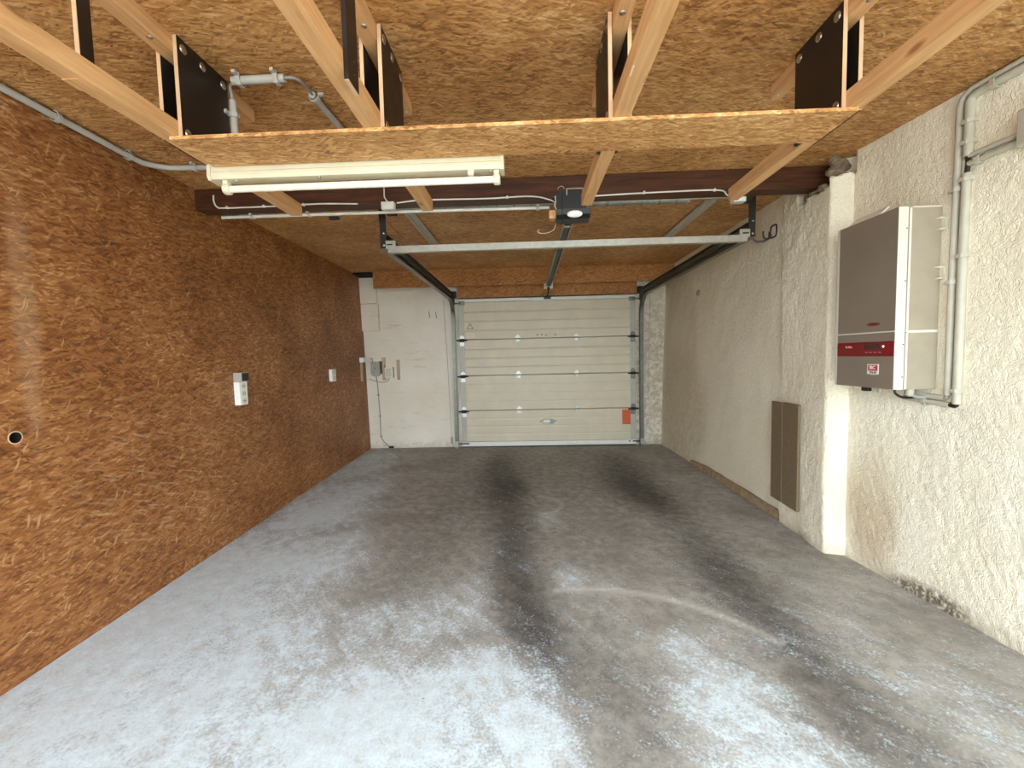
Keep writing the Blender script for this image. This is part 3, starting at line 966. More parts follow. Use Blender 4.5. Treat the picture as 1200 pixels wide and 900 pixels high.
track(-0.992, -1, 'dark steel door track on the left with its hanger')
track(1.560, 1, 'dark steel door track on the right beside the plaster wall')
m = MB()
m.prism([(3.015, 2.000), (3.055, 2.000), (3.055, 2.003), (3.020, 2.003), (3.018, 2.012), (3.018, 2.040), (3.055, 2.040), (3.055, 2.044), (3.012, 2.044), (3.012, 2.006)], 'x', -0.955, 1.52)
o = m.build('cross_bar', 'galv')
tag(o, 'pale galvanised bar spanning between the two track ends', 'bar')

# torsion spring shaft behind the beam
t = thing('torsion_spring', 'grey torsion spring shaft lying behind the dark beam', 'spring', (0.28, 2.95, 2.27))
MB().tube([(-0.93, 2.95, 2.275), (1.50, 2.95, 2.275)], 0.010, 12).build('shaft', 'galv', t, True)


def coil(x0, x1, r, wire, pitch):
    n = int((x1 - x0) / pitch * 10)
    return [(x0 + (x1 - x0) * k / n, 2.95 + r * math.cos(k * 2 * PI / 10), 2.275 + r * math.sin(k * 2 * PI / 10)) for k in range(n + 1)]


for x0, x1 in ((-0.66, 0.06), (0.42, 1.10)):
    MB().tube(coil(x0, x1, 0.028, 0.0045, 0.0105), 0.0052, 5).build('spring_coil', 'galv', t, True)
    for x in np.arange(x0 + 0.02, x1, 0.115):
        MB().tube([(x, 2.95, 2.275), (x + 0.006, 2.95, 2.275)], 0.0345, 14).build('spring_band', 'dark_steel', t, True)
for x in (-0.90, 1.47):
    MB().tube([(x - 0.03, 2.95, 2.275), (x + 0.03, 2.95, 2.275)], 0.045, 16).build('cable_drum', 'black_steel', t, True)

# ------------------------------------------------------------------ garage door opener
t = thing('door_opener', 'black electric garage door opener with an oval lamp lens', 'opener', (0.29, 2.60, 2.07))
prof = [(2.60, 2.222), (2.60, 2.120), (2.612, 2.092), (2.64, 2.074), (2.72, 2.068), (2.74, 2.075), (2.74, 2.222)]
hd = MB().prism(prof, 'x', 0.232, 0.372).build('housing', 'black', t)
MB().prism([(a + 0.004, b - (0.0 if b < 2.2 else 0.006)) for a, b in prof], 'x', 0.198, 0.230).build('side_housing', 'black', t)
MB().prism(prof[1:6] + [(2.74, 2.12)], 'x', 0.372, 0.398).build('lamp_shoulder', 'black', t)
MB().box(0.235, 0.34, 2.74, 3.02, 2.155, 2.225, 0.01).build('rear_housing', 'black', t)
# the lens: an oval dome on the sloping lower front
m = MB()
c = Vector((0.305, 2.612, 2.092)); nn = Vector((0, -0.86, -0.51)).normalized(); uu = Vector((1, 0, 0)); ww = nn.cross(uu)
vs, fs = [], []
for i in range(5):
    q = i / 5 * PI / 2
    vs += [c + nn * (0.012 * math.sin(q)) + uu * (0.046 * math.cos(q) * math.cos(2 * PI * k / 24)) + ww * (0.021 * math.cos(q) * math.sin(2 * PI * k / 24)) for k in range(24)]
vs.append(c + nn * 0.012)
for i in range(4):
    fs += [(i * 24 + k, i * 24 + (k + 1) % 24, (i + 1) * 24 + (k + 1) % 24, (i + 1) * 24 + k) for k in range(24)]
fs += [(4 * 24 + k, 4 * 24 + (k + 1) % 24, 120) for k in range(24)]
m.add(vs, fs).build('lamp_lens', 'lens', t, True)
m = MB()
for xx in (0.258, 0.352):
    m.box(xx - 0.003, xx + 0.003, 2.594, 2.600, 2.198, 2.236)
m.box(0.255, 0.355, 2.594, 2.600, 2.231, 2.236)
m.build('mounting_strap', 'galv', t)
rl = MB().prism([(0.268, 2.135), (0.276, 2.135), (0.276, 2.168), (0.324, 2.168), (0.324, 2.135), (0.332, 2.135), (0.332, 2.176), (0.268, 2.176)], 'y', 2.66, 5.60).build('drive_rail', 'galv', t)
MB().box(0.286, 0.314, 2.70, 5.58, 2.150, 2.166).build('drive_belt', 'black', rl)
MB().box(0.278, 0.322, 3.02, 3.05, 2.138, 2.150, 0.003).build('belt_joint', 'galv', rl)
MB().box(0.24, 0.36, 5.575, 5.60, 2.120, 2.190, 0.004).build('rail_bracket', 'galv', t)
MB().box(0.284, 0.316, 5.54, 5.58, 2.10, 2.135, 0.004).build('carriage', 'black_steel', t)
MB().tube([(0.30, 5.56, 2.11), (0.30, 5.86, 2.04)], 0.009, 8).build('push_arm', 'black_steel', t, True)
MB().box(0.255, 0.345, 5.84, 5.90, 2.025, 2.058, 0.004).build('arm_bracket', 'black', t)
MB().box(0.155, 0.197, 2.66, 2.72, 2.085, 2.135, 0.003).build('wood_block', 'pine', t)
MB().tube(bez([(0.20, 2.62, 2.20), (0.188, 2.60, 2.19), (0.192, 2.60, 2.165), (0.186, 2.60, 2.14), (0.20, 2.62, 2.12)]), 0.0028, 6).build('wire', 'cable_pale', t, True)
MB().tube(bez([(0.245, 2.60, 2.234), (0.232, 2.59, 2.246), (0.212, 2.59, 2.242), (0.205, 2.60, 2.232)]), 0.0022, 6).build('wire', 'cable', t, True)
o = MB().tube(bez([(0.20, 2.70, 2.075), (0.185, 2.70, 2.03), (0.14, 2.69, 2.008), (0.10, 2.68, 2.006), (0.085, 2.68, 2.018), (0.095, 2.68, 2.030)]), 0.0016, 6).build('loose_wire', 'cable_pale', smooth=True)
tag(o, 'thin loose wire end hanging left below the black opener', 'wire')

# pale channels fixed lengthways to the ceiling
for x, lab in ((-0.862, 'pale metal channel along the ceiling above the left door track'), (1.362, 'pale metal channel along the ceiling above the right door track')):
    m = MB().prism([(x - 0.037, 2.352), (x - 0.030, 2.336), (x - 0.014, 2.336), (x - 0.009, 2.350), (x + 0.009, 2.350), (x + 0.014, 2.336), (x + 0.030, 2.336), (x + 0.037, 2.352), (x + 0.037, 2.359), (x - 0.037, 2.359)], 'y', 2.93, 4.22)
    tag(m.build('ceiling_channel', 'pvc_wall'), lab, 'channel', 'pale channels on the far ceiling')

# ------------------------------------------------------------------ overhead rack: battens, hanger plates and shelf board
rack = thing('overhead_rack', 'hanging wooden rack of battens, black plates and a strand board shelf', 'rack', (0, 1.58, 2.01))
sh = MB().box(-1.205, 1.090, 1.468, 1.678, 2.0185, 2.0305, 0.001).build('shelf_board', 'osb_shelf', rack)
sh['label'] = 'long strand board shelf'
for k, (x, y) in enumerate(((-1.16, 1.51), (0.06, 1.50), (0.33, 1.53), (0.42, 1.655), (0.47, 1.655), (1.0, 1.64))):
    MB().dome((x, y, 2.0187), 0.0045, 0.0015, (0, 0, -1), 8, 2).build('screw', 'zinc' if k > 1 else 'dark_steel', sh)
BX = [(-1.243, -1.183, 1), (-0.533, -0.478, 1), (0.303, 0.358, -1), (1.059, 1.108, -1)]   # batten x range, side that faces the middle
PT = 0.013


def bolt(c, ax, parent, r=0.0155):
    b = MB().dome(c, r, 0.006, ax, 14, 3).build('bolt', 'zinc', parent, True)
    return b


for bi, (x0, x1, s) in enumerate(BX):
    MB().box(x0, x1, 0.35, 2.30, 2.031, 2.090, 0.003).build('lower_batten', 'pine', rack)
    ub = MB().box(x0 + 0.002, x1 - 0.002, 0.35, 1.93, 2.318, 2.3745, 0.003).build('ceiling_batten', 'pine', rack)
    xm = (x0 + x1) / 2
    for y, r in ((1.28, 0.010), (1.90, 0.006)):
        MB().dome((xm + 0.008 * s, y + (0.14 if r > 0.008 else 0), 2.318), r, 0.004, (0, 0, -1), 10, 3).build('screw', 'zinc', ub, True)
    for side in (-1, 1):
        xa, xb = (x0 - PT, x0) if side < 0 else (x1, x1 + PT)
        inner = (side == s)
        y0 = 1.485 if inner else 1.50
        p = MB().box(xa + 0.0006 * (side < 0), xb - 0.0006 * (side > 0), y0 + 0.0012, 1.735, 2.033 if inner else 2.036, 2.3735).build('hanger_plate', 'film_ply', rack)
        p['label'] = 'black film-faced plywood plate'
        MB().box(xa, xb, y0, y0 + 0.0014, 2.0332 if inner else 2.0362, 2.373).build('cut_edge', 'ply_edge', p)
        face = xb - 0.0006 if side > 0 else xa + 0.0006
        for (by, bz) in ((1.515, 2.343), (1.605, 2.343), (1.712, 2.343), (1.515, 2.058), (1.705, 2.058)):
            bolt((face, by, bz), (side, 0, 0), p)
    # shorter front strip on the two left-hand frames
    if bi < 2:
        xa, xb = ((x0 - PT, x0) if bi == 0 else (x1, x1 + PT))
        zb = 2.06 if bi == 0 else 2.012
        p = MB().box(xa, xb, 1.19 + (0.032 if bi == 0 else 0), 1.262, zb, 2.3735).build('hanger_strip', 'film_ply', rack)
        MB().box(xa + 0.001, xb - 0.001, 1.225, 1.261, zb - 0.0015, zb + 0.0002) if bi == 0 else MB().box(xa + 0.001, xb - 0.001, 1.191, 1.261, zb - 0.0015, zb + 0.0002).build('cut_edge', 'ply_edge', p)
        if bi == 0:
            MB().box(xa, xb, 1.2206, 1.2222, 2.061, 2.373).build('cut_edge', 'ply_edge', p)
        else:
            for z in (2.05, 2.085):
                MB().dome((xb, 1.235, z), 0.005, 0.003, (1, 0, 0), 8, 2).build('screw', 'black_steel', p)
o = MB().box(-1.243, -1.20, 1.165, 1.215, 2.0285, 2.0312).build('splinter', 'pine', rack)
MB().box(0.306, 0.3085, 1.22, 1.26, 2.028, 2.0312).build('price_tag', 'paper', rack)

# ------------------------------------------------------------------ fluorescent strip light at the back edge of the shelf
t = thing('strip_light', 'cream fluorescent strip light with one bare tube under the rack', 'light', (-0.655, 1.715, 1.97))
FX0, FX1 = -1.238, -0.072
hs = MB().prism([(1.686, 2.0305), (1.686, 2.004), (1.683, 2.000), (1.683, 1.988), (1.690, 1.976), (1.745, 1.976), (1.752, 1.988), (1.752, 2.0305)], 'x', FX0 + 0.012, FX1 - 0.012).build('housing', 'cream', t)
for x0, x1 in ((FX0, FX0 + 0.014), (FX1 - 0.014, FX1)):
    MB().prism([(1.682, 2.0308), (1.680, 1.985), (1.688, 1.972), (1.748, 1.972), (1.756, 1.985), (1.754, 2.0308)], 'x', x0, x1).build('end_cap', 'cream', t)
for x, s in ((FX0 + 0.055, 1), (FX1 - 0.030, -1)):
    hold = MB().tube([(x - 0.012, 1.716, 1.946), (x - 0.006, 1.716, 1.946), (x + 0.010, 1.716, 1.946), (x + 0.014, 1.716, 1.946)], [0.018, 0.021, 0.021, 0.017], 18)
    hold.box(x - 0.010, x + 0.010, 1.703, 1.729, 1.946, 1.978)
    hold.build('lamp_holder', 'cream', t, True)
MB().tube([(FX0 + 0.066, 1.716, 1.946), (FX1 - 0.042, 1.716, 1.946)], 0.0135, 18).build('fluorescent_tube', 'tube', t, True)
for x in (FX0 + 0.105, -0.80, FX1 - 0.052):
    m = MB().tube([(x, 1.70, 1.977), (x, 1.70, 1.968), (x, 1.70, 1.966)], [0.0075, 0.0075, 0.004], 12)
    m.build('screw', 'galv', t, True)
MB().tube([(FX1 - 0.13, 1.702, 1.978), (FX1 - 0.13, 1.702, 1.966), (FX1 - 0.13, 1.702, 1.958)], [0.014, 0.014, 0.011], 14).build('starter', 'cream', t, True)


# ------------------------------------------------------------------ conduits and cables
def saddle(parent, p, d, r, up, mat='pvc'):
    """clip round a pipe at p; d pipe direction, up points away from the surface"""
    p, d, up = Vector(p), Vector(d).normalized(), Vector(up).normalized()
    w = d.cross(up)
    pts = [p + w * (r + 0.004) - up * r, p + w * (r + 0.004) + up * r * 0.4, p + w * r * 0.6 + up * (r + 0.003), p - w * r * 0.6 + up * (r + 0.003), p - w * (r + 0.004) + up * r * 0.4, p - w * (r + 0.004) - up * r]
    vs, fs = [], []
    for q in pts:
        o_ = (q - p).normalized() * 0.004
        vs += [q - d * 0.009, q + d * 0.009, q + o_ + d * 0.009, q + o_ - d * 0.009]
    for i in range(len(pts) - 1):
        for k in range(4):
            fs.append((4 * i + k, 4 * i + (k + 1) % 4, 4 * i + 4 + (k + 1) % 4, 4 * i + 4 + k))
    fs += [(0, 1, 2, 3), (4 * len(pts) - 4, 4 * len(pts) - 3, 4 * len(pts) - 2, 4 * len(pts) - 1)]
    m = MB().add(vs, fs)
    tab = p - w * (r + 0.016) - up * (r * 0.8)
    a = [tab + d * i + w * j + up * k for i in (-0.007, 0.007) for j in (-0.012, 0.012) for k in (-0.003, 0.008)]
    m.add(a, [(0, 1, 3, 2), (4, 6, 7, 5), (0, 4, 5, 1), (2, 3, 7, 6), (0, 2, 6, 4), (1, 5, 7, 3)])
    return m.build('clip', mat, parent)


def conduit(name, pts, r, mat, label, clips=(), up=(0, 0, -1), cat='conduit', group=None, n=12):
    pts = [Vector(p) for p in pts]
    o = MB().tube(pts, r, n).build(name, mat, None, True, loc=tuple(pts[0]))
    tag(o, label, cat, group)
    for (i, f) in clips:
        p = pts[i].lerp(pts[i + 1], f); d = pts[i + 1] - pts[i]
        saddle(o, p, d, r, up, mat if mat.startswith('pvc') else 'pvc')
    return o


# along the left wall under the ceiling, then across towards the light
lw = [(-0.6, 2.345), (1.0, 2.345), (1.70, 2.348), (2.20, 2.348), (2.32, 2.350)]
pts = [(xl(y, z) + 0.026, y, z) for y, z in lw] + [(-2.03, 2.375, 2.354), (-1.985, 2.405, 2.356), (-1.93, 2.415, 2.358), (-1.70, 2.425, 2.358), (-1.35, 2.43, 2.358)]
o = conduit('wall_conduit', pts, 0.0145, 'pvc', 'long grey conduit along the top of the brown left wall, bending to the light', [(2, 0.35), (3, 0.3)], (1, 0, -0.6))
saddle(o, (-1.84, 2.418, 2.358), (1, 0.04, 0), 0.0145, (0, 0, -1))

o = conduit('short_conduit', [(-1.157, 1.748, 2.034), (-1.160, 1.748, 2.305)], 0.013, 'pvc', 'short upright grey conduit beside the leftmost black plate', [(0, 0.12), (0, 0.78)], (1, 0, 0), group='grey conduits on the near ceiling')
o = conduit('short_conduit', [(-1.125, 1.702, 2.352), (-0.915, 1.700, 2.352)], 0.0155, 'pvc', 'short grey conduit lying crosswise on the ceiling', [(0, 0.15), (0, 0.86)], (0, 0, -1), group='grey conduits on the near ceiling')
o = conduit('ceiling_conduit', [(-0.866, 1.815, 2.356), (-0.845, 2.72, 2.358)], 0.0135, 'pvc', 'grey conduit running away along the ceiling towards the dark beam', [(0, 0.02)], (0, 0, -1), group='grey conduits on the near ceiling')
o = MB().tube(bez([(-1.160, 1.748, 2.30), (-1.161, 1.745, 2.325), (-1.152, 1.727, 2.348), (-1.12, 1.704, 2.352)]), 0.006, 8).build('bent_cable', 'cable', smooth=True)
tag(o, 'grey cable bend joining the upright conduit to the crosswise one', 'cable')
o = MB().tube(bez([(-0.92, 1.70, 2.352), (-0.885, 1.702, 2.353), (-0.868, 1.73, 2.355), (-0.864, 1.775, 2.356), (-0.866, 1.82, 2.356)]), 0.0055, 8).build('bent_cable', 'cable', smooth=True)
tag(o, 'grey cable bend between the crosswise conduit and the receding one', 'cable')

# under the beam
o = conduit('beam_conduit', [(-2.03, 2.872, 2.232), (-0.6, 2.872, 2.228), (0.17, 2.872, 2.222)], 0.010, 'cable_pale', 'straight pale conduit along the lower back edge of the dark beam', [(0, 0.15), (0, 0.42), (1, 0.9)], (0, 0, -1))
pts = bez([(-1.985, 2.742, 2.33), (-1.985, 2.742, 2.29), (-1.965, 2.742, 2.255), (-1.91, 2.742, 2.247), (-1.6, 2.742, 2.247), (-1.3, 2.742, 2.252), (-1.05, 2.742, 2.243)])
o = MB().tube(pts, 0.0048, 8).build('beam_cable', 'cable_pale', smooth=True)
tag(o, 'thin pale cable curving down and along the left end of the dark beam', 'cable')
for x in (-1.9, -1.66, -1.4):
    MB().box(x - 0.005, x + 0.005, 2.735, 2.750, 2.242, 2.257).build('clip', 'cable_pale', o)
pts = bez([(-0.80, 2.742, 2.240), (-0.65, 2.742, 2.252), (-0.45, 2.742, 2.250), (-0.2, 2.742, 2.247), (0.0, 2.742, 2.252), (0.1, 2.742, 2.244), (0.17, 2.72, 2.215), (0.20, 2.70, 2.19)])
o = MB().tube(pts, 0.0045, 8).build('beam_cable', 'cable_pale', smooth=True)
tag(o, 'thin pale cable from the small junction box to the black opener', 'cable')
for x in (-0.6, -0.1):
    MB().box(x - 0.005, x + 0.005, 2.735, 2.750, 2.244, 2.258).build('clip', 'cable_pale', o)
pts = bez([(0.36, 2.742, 2.236), (0.6, 2.742, 2.243), (0.9, 2.742, 2.248), (1.2, 2.742, 2.247), (1.28, 2.80, 2.238), (1.36, 2.885, 2.24)])
o = MB().tube(pts, 0.0048, 8).build('beam_cable', 'cable_pale', smooth=True)
tag(o, 'thin pale cable along the right half of the dark beam', 'cable')
for x in (0.75, 1.18):
    MB().box(x - 0.005, x + 0.005, 2.735, 2.750, 2.240, 2.256).build('clip', 'cable_pale', o)
o = thing('junction_box', 'small pale junction box under the beam below the strip light', 'junction box', (-0.85, 2.73, 2.20), 'junction boxes under the beam')
MB().box(-0.893, -0.812, 2.715, 2.758, 2.196, 2.242, 0.003).build('body', 'cable_pale', o)
MB().box(-0.888, -0.817, 2.712, 2.716, 2.201, 2.237, 0.001).build('lid', 'cable_pale', o)
MB().tube(bez([(-0.85, 2.73, 2.24), (-0.87, 2.72, 2.27), (-0.865, 2.70, 2.31), (-0.85, 2.62, 2.36), (-0.83, 2.4, 2.37)]), 0.004, 8).build('cable', 'cable_pale', o, True)
o = thing('junction_box', 'small pale junction box beside the right track hanger', 'junction box', (1.41, 2.90, 2.24), 'junction boxes under the beam')
MB().box(1.36, 1.44, 2.875, 2.925, 2.220, 2.262, 0.003).build('body', 'cable_pale', o)
MB().box(1.366, 1.434, 2.872, 2.876, 2.226, 2.256, 0.001).build('lid', 'white', o)
o = MB().box(-1.30, -1.235, 2.868, 2.90, 2.196, 2.216, 0.006).build('cable_clamp', 'black', smooth=False)
tag(o, 'small dark clamp under the pale conduit by the left batten end', 'clamp')

# ------------------------------------------------------------------ left wall fittings
def on_left(y):
    return xl(y, 1.1)


t = thing('socket_strip', 'tall white socket strip with a grey top unit on the brown wall', 'socket', (on_left(3.06), 3.06, 0.95))
x = on_left(3.06)
MB().box(x - 0.004, x + 0.062, 3.012, 3.095, 1.118, 1.182, 0.004).build('switch_unit', 'grey_plastic', t)
MB().box(x + 0.060, x + 0.064, 3.018, 3.09, 1.122, 1.178).build('black_cover', 'black', t)
MB().box(x - 0.004, x + 0.045, 3.010, 3.098, 0.945, 1.116, 0.006).build('socket_body', 'white', t)
for z in (0.975, 1.03, 1.085):
    s = MB().tube([(x + 0.044, 3.054, z), (x + 0.0475, 3.054, z)], 0.022, 16).build('socket_face', 'cream', t, True)
    for dy in (-0.008, 0.008):
        MB().tube([(x + 0.046, 3.054 + dy, z), (x + 0.0485, 3.054 + dy, z)], 0.004, 8).build('socket_hole', 'black', s)
x = on_left(4.75)
t = thing('wall_switch', 'small white double switch on the brown wall near the corner', 'switch', (x, 4.75, 1.02))
MB().box(x - 0.006, x + 0.035, 4.685, 4.79, 1.022, 1.160, 0.006).build('housing', 'white', t)
for z0 in (1.03, 1.095):
    MB().box(x + 0.033, x + 0.040, 4.695, 4.78, z0, z0 + 0.056, 0.003).build('rocker', 'cream', t)
x = xl(5.74, 1.2)
t = thing('cable_duct', 'narrow brown timber strip with a white cap at the wall corner', 'duct', (x, 5.74, 0.96))
MB().box(x - 0.005, x + 0.022, 5.71, 5.765, 0.965, 1.225, 0.002).build('strip', 'pine_upright', t)
MB().box(x - 0.008, x + 0.060, 5.70, 5.775, 1.225, 1.290, 0.004).build('cap_box', 'white', t)

# ------------------------------------------------------------------ boxes on the white end wall
YB = Y_BACK - 0.006
t = thing('junction_box', 'beige electrical box on the white end wall beside a timber strip', 'junction box', (-2.12, YB, 1.02))
MB().prism([(-2.178, 1.228), (-2.055, 1.228), (-2.05, 1.050), (-2.09, 1.026), (-2.15, 1.026), (-2.178, 1.060)], 'y', YB - 0.055, YB).build('body', 'grey_plastic', t)
MB().box(-2.168, -2.066, YB - 0.060, YB - 0.054, 1.06, 1.218, 0.003).build('lid', 'grey_plastic', t)
MB().dome((-2.117, YB - 0.060, 1.14), 0.007, 0.003, (0, -1, 0), 10, 2).build('lid_screw', 'black', t)
MB().box(-2.056, -2.032, YB - 0.048, YB, 1.06, 1.235).build('hinge_strip', 'ink', t)
t = thing('socket_box', 'small white socket box between the two timber strips', 'socket', (-1.93, YB, 1.0))
MB().box(-1.978, -1.872, YB - 0.070, YB, 1.005, 1.145, 0.006).build('body', 'white', t)
MB().box(-1.968, -1.882, YB - 0.078, YB - 0.069, 1.018, 1.132, 0.004).build('cover', 'cream', t)
MB().box(-1.876, -1.866, YB - 0.040, YB, 1.0, 1.15).build('hinge_strip', 'smudge', t)
o = MB().box(-2.028, -1.984, YB - 0.022, YB + 0.003, 0.965, 1.285, 0.002).build('timber_strip', 'pine_upright')
tag(o, 'upright timber strip right beside the beige electrical box', 'strip', 'timber strips on the end wall')
o = MB().box(-1.822, -1.782, YB - 0.022, YB + 0.003, 0.968, 1.248, 0.002).build('timber_strip', 'pine_upright')
tag(o, 'upright timber strip standing free right of the white socket box', 'strip', 'timber strips on the end wall')
cb = bez([(-2.115, YB - 0.03, 1.03), (-2.108, YB - 0.008, 0.9), (-2.098, YB - 0.008, 0.7), (-2.090, YB - 0.008, 0.45), (-2.088, YB - 0.008, 0.20), (-2.06, YB - 0.008, 0.11), (-2.01, YB - 0.01, 0.055), (-1.945, YB - 0.02, 0.012)])
o = MB().tube(cb, 0.007, 8).build('grey_cable', 'cable', smooth=True)
tag(o, 'grey cable dropping from the beige box to the floor', 'cable')
for z, x in ((0.76, -2.101), (0.46, -2.0905), (0.17, -2.083)):
    MB().box(x - 0.014, x + 0.012, YB - 0.020, YB + 0.004, z - 0.009, z + 0.009).build('clip', 'cable', o)
MB().box(-1.975, -1.91, YB - 0.035, YB + 0.004, 0.0, 0.028, 0.006).build('floor_gland', 'black_steel', o)
o = MB().tube(bez([(-2.215, YB - 0.012, 0.985), (-2.13, YB - 0.012, 0.955), (-2.03, YB - 0.026, 0.938), (-1.96, YB - 0.012, 0.955), (-1.925, YB - 0.02, 1.01)]), 0.005, 8).build('looped_cable', 'cable', smooth=True)
tag(o, 'grey cable sagging below the boxes to the white socket box', 'cable')
o = MB().tube(bez([(-2.20, YB - 0.01, 1.275), (-2.17, YB - 0.012, 1.27), (-2.165, YB - 0.012, 1.22), (-2.185, YB - 0.015, 1.16), (-2.17, YB - 0.03, 1.10)]), 0.005, 8).build('looped_cable', 'cable', smooth=True)
tag(o, 'short grey cable from the corner cap into the beige box', 'cable')
o = MB().tube([(-1.075, YB - 0.006, 0.02), (-1.085, YB - 0.006, 0.30), (-1.105, YB - 0.006, 1.2), (-1.135, YB - 0.006, 2.06)], 0.003, 6).build('thin_wire', 'cable', smooth=True)
tag(o, 'thin upright wire on the white wall left of the door', 'wire')
MB().box(-1.095, -1.065, YB - 0.03, YB + 0.004, 0.05, 0.14, 0.004).build('wire_anchor', 'grey_plastic', o)
o = MB().tube([(1.70, YB - 0.004, 2.05), (1.675, YB - 0.004, 1.0), (1.67, YB - 0.004, 0.6)], 0.0025, 6).build('thin_wire', 'cable', smooth=True)
tag(o, 'thin upright wire on the end wall right of the door', 'wire')
for x, z in ((-1.34, 1.86), (-1.245, 1.85)):
    o = MB().tube([(x, YB + 0.004, z + 0.05), (x, YB - 0.012, z + 0.045), (x + 0.004, YB - 0.012, z - 0.01), (x + 0.012, YB - 0.002, z - 0.04)], 0.004, 6).build('wall_nail', 'iron', smooth=True)
    tag(o, ('left' if x < -1.3 else 'right') + ' one of two dark nails in the white end wall', 'nail', 'two nails in the end wall')

# ------------------------------------------------------------------ inverter on the right wall
inv = thing('wall_inverter', 'tall wall-mounted solar inverter, taupe front with red band', 'inverter', (1.84, 2.28, 1.05))
IX0, IXC, IX1 = 1.742, 1.787, 1.940
IY0, IY1, IZ0, IZS, IZ1 = 2.086, 2.476, 1.052, 1.331, 1.905
for z0, z1, nm in ((IZ0, IZS - 0.004, 'lower_body'), (IZS + 0.002, IZ1, 'upper_body')):
    b = MB().box(IXC + 0.006, IX1, IY0 + 0.004, IY1 - 0.004, z0, z1, 0.002).build(nm, 'inv_side', inv)
    MB().box(IXC + 0.006, IXC + 0.016, IY0 + 0.0025, IY0 + 0.006, z0 + 0.001, z1 - 0.001).build('edge_trim', 'inv_white', b)
    MB().box(IXC + 0.006, IX1, IY0 + 0.0025, IY0 + 0.006, (z1 - 0.006), z1 + 0.0004).build('edge_trim', 'inv_white', b)
for z0, z1, nm in ((IZ0, IZS - 0.004, 'lower_cover'), (IZS + 0.002, IZ1, 'upper_cover')):
    c = MB().box(IX0, IXC, IY0, IY1, z0, z1, 0.003).build(nm, 'inv_white', inv)
    MB().box(IX0 - 0.0015, IX0 + 0.002, IY0 + 0.002, IY1 - 0.020, z0 + 0.001, z1 - 0.001).build('front_panel', 'inv_front', c)
    for z in ((z0 + 0.06, z1 - 0.06) if nm == 'lower_cover' else (z0 + 0.23, z1 - 0.1)):
        MB().dome((IXC - 0.007, IY0, z), 0.0035, 0.002, (0, -1, 0), 8, 2).build('screw', 'black_steel', c)
MB().box(IX0 - 0.0008, IX1 - 0.003, IY0 + 0.0005, IY1 - 0.001, IZS - 0.0038, IZS + 0.0018).build('seam_strip', 'inv_white', inv)
XF = IX0 - 0.0015
bd = MB().box(XF - 0.0012, XF + 0.001, IY0 + 0.0025, IY1 - 0.0205, 1.212, 1.284).build('red_band', 'inv_red', inv)
bd['label'] = 'dark red control band'
scr = MB().box(XF - 0.0022, XF - 0.0008, 2.165, 2.262, 1.247, 1.272).build('display_screen', 'screen', bd)
MB().dome((XF - 0.0018, 2.148, 1.2595), 0.0055, 0.002, (-1, 0, 0), 12, 3).build('status_lamp', 'status', bd)
for y in (2.25, 2.225, 2.197, 2.168):
    MB().box(XF - 0.002, XF - 0.0008, y - 0.008, y + 0.008, 1.2295, 1.2325).build('key_mark', 'text_pale', bd)
RGT, UP = (0, -1, 0), (0, 0, 1)
text_part('band_lettering', 'FRONIUS', 0.011, 'logo_red', bd, (XF - 0.0016, 2.457, 1.2585), RGT, UP, 'LEFT')
text_part('band_lettering', 'IG Plus', 0.016, 'text_pale', bd, (XF - 0.0016, 2.394, 1.2600), RGT, UP, 'LEFT', 0.0003)
# oval badge
lg = MB().prism([(2.213 + 0.040 * math.cos(2 * PI * k / 28), 1.371 + 0.0085 * math.sin(2 * PI * k / 28)) for k in range(28)], 'x', XF - 0.0025, XF + 0.0005).build('oval_badge', 'logo_red', inv)
text_part('badge_lettering', 'Fronius', 0.012, 'inv_red', lg, (XF - 0.0030, 2.213, 1.371), RGT, UP)
# sticker
stk = MB().box(XF - 0.0018, XF + 0.0005, 2.172, 2.242, 1.122, 1.172).build('company_sticker', 'white', inv)
MB().box(XF - 0.0024, XF - 0.0012, 2.178, 2.236, 1.139, 1.168).build('red_field', 'sticker_red', stk)
text_part('sticker_lettering', 'IBC', 0.024, 'white', stk, (XF - 0.0029, 2.209, 1.1545), RGT, UP, 'CENTER', 0.0010)
text_part('sticker_lettering', 'SOLAR', 0.0135, 'text_dark', stk, (XF - 0.0024, 2.205, 1.1305), RGT, UP, 'CENTER', 0.0004)
m = MB().box(XF - 0.0010, XF + 0.0005, 2.190, 2.226, 1.115, 1.1225)
m.build('sticker_tab', 'inv_side', stk)
# wall clips on the near side, top flap, underside fittings
for z in (1.82, 1.595):
    m = MB()
    m.box(1.915, 1.944, IY0 - 0.016, IY0 + 0.006, z + 0.022, z + 0.030, 0.002)
    m.box(1.915, 1.944, IY0 - 0.016, IY0 + 0.006, z - 0.030, z - 0.022, 0.002)
    m.box(1.937, 1.945, IY0 - 0.016, IY0 + 0.006, z - 0.030, z + 0.030, 0.002)
    m.build('side_clip', 'inv_white', inv)
MB().prism([(1.744, 1.9052), (1.752, 1.9052), (1.792, 1.938), (1.790, 1.944), (1.783, 1.944)], 'y', 2.20, 2.40).build('top_flap', 'inv_white', inv)
MB().box(1.81, 1.835, 2.33, 2.372, 1.024, 1.054, 0.004).build('isolator_switch', 'black', inv)
MB().box(1.79, 1.82, 2.385, 2.42, 1.040, 1.054, 0.003).build('cable_gland', 'inv_white', inv)
MB().box(1.825, 1.84, 2.272, 2.29, 1.020, 1.053, 0.003).build('cable_gland', 'pvc_wall', inv)
MB().tube([(1.855, 2.13, 1.054), (1.855, 2.13, 1.030), (1.862, 2.13, 1.020)], [0.017, 0.017, 0.012], 12).build('cable_gland', 'pvc_wall', inv, True)

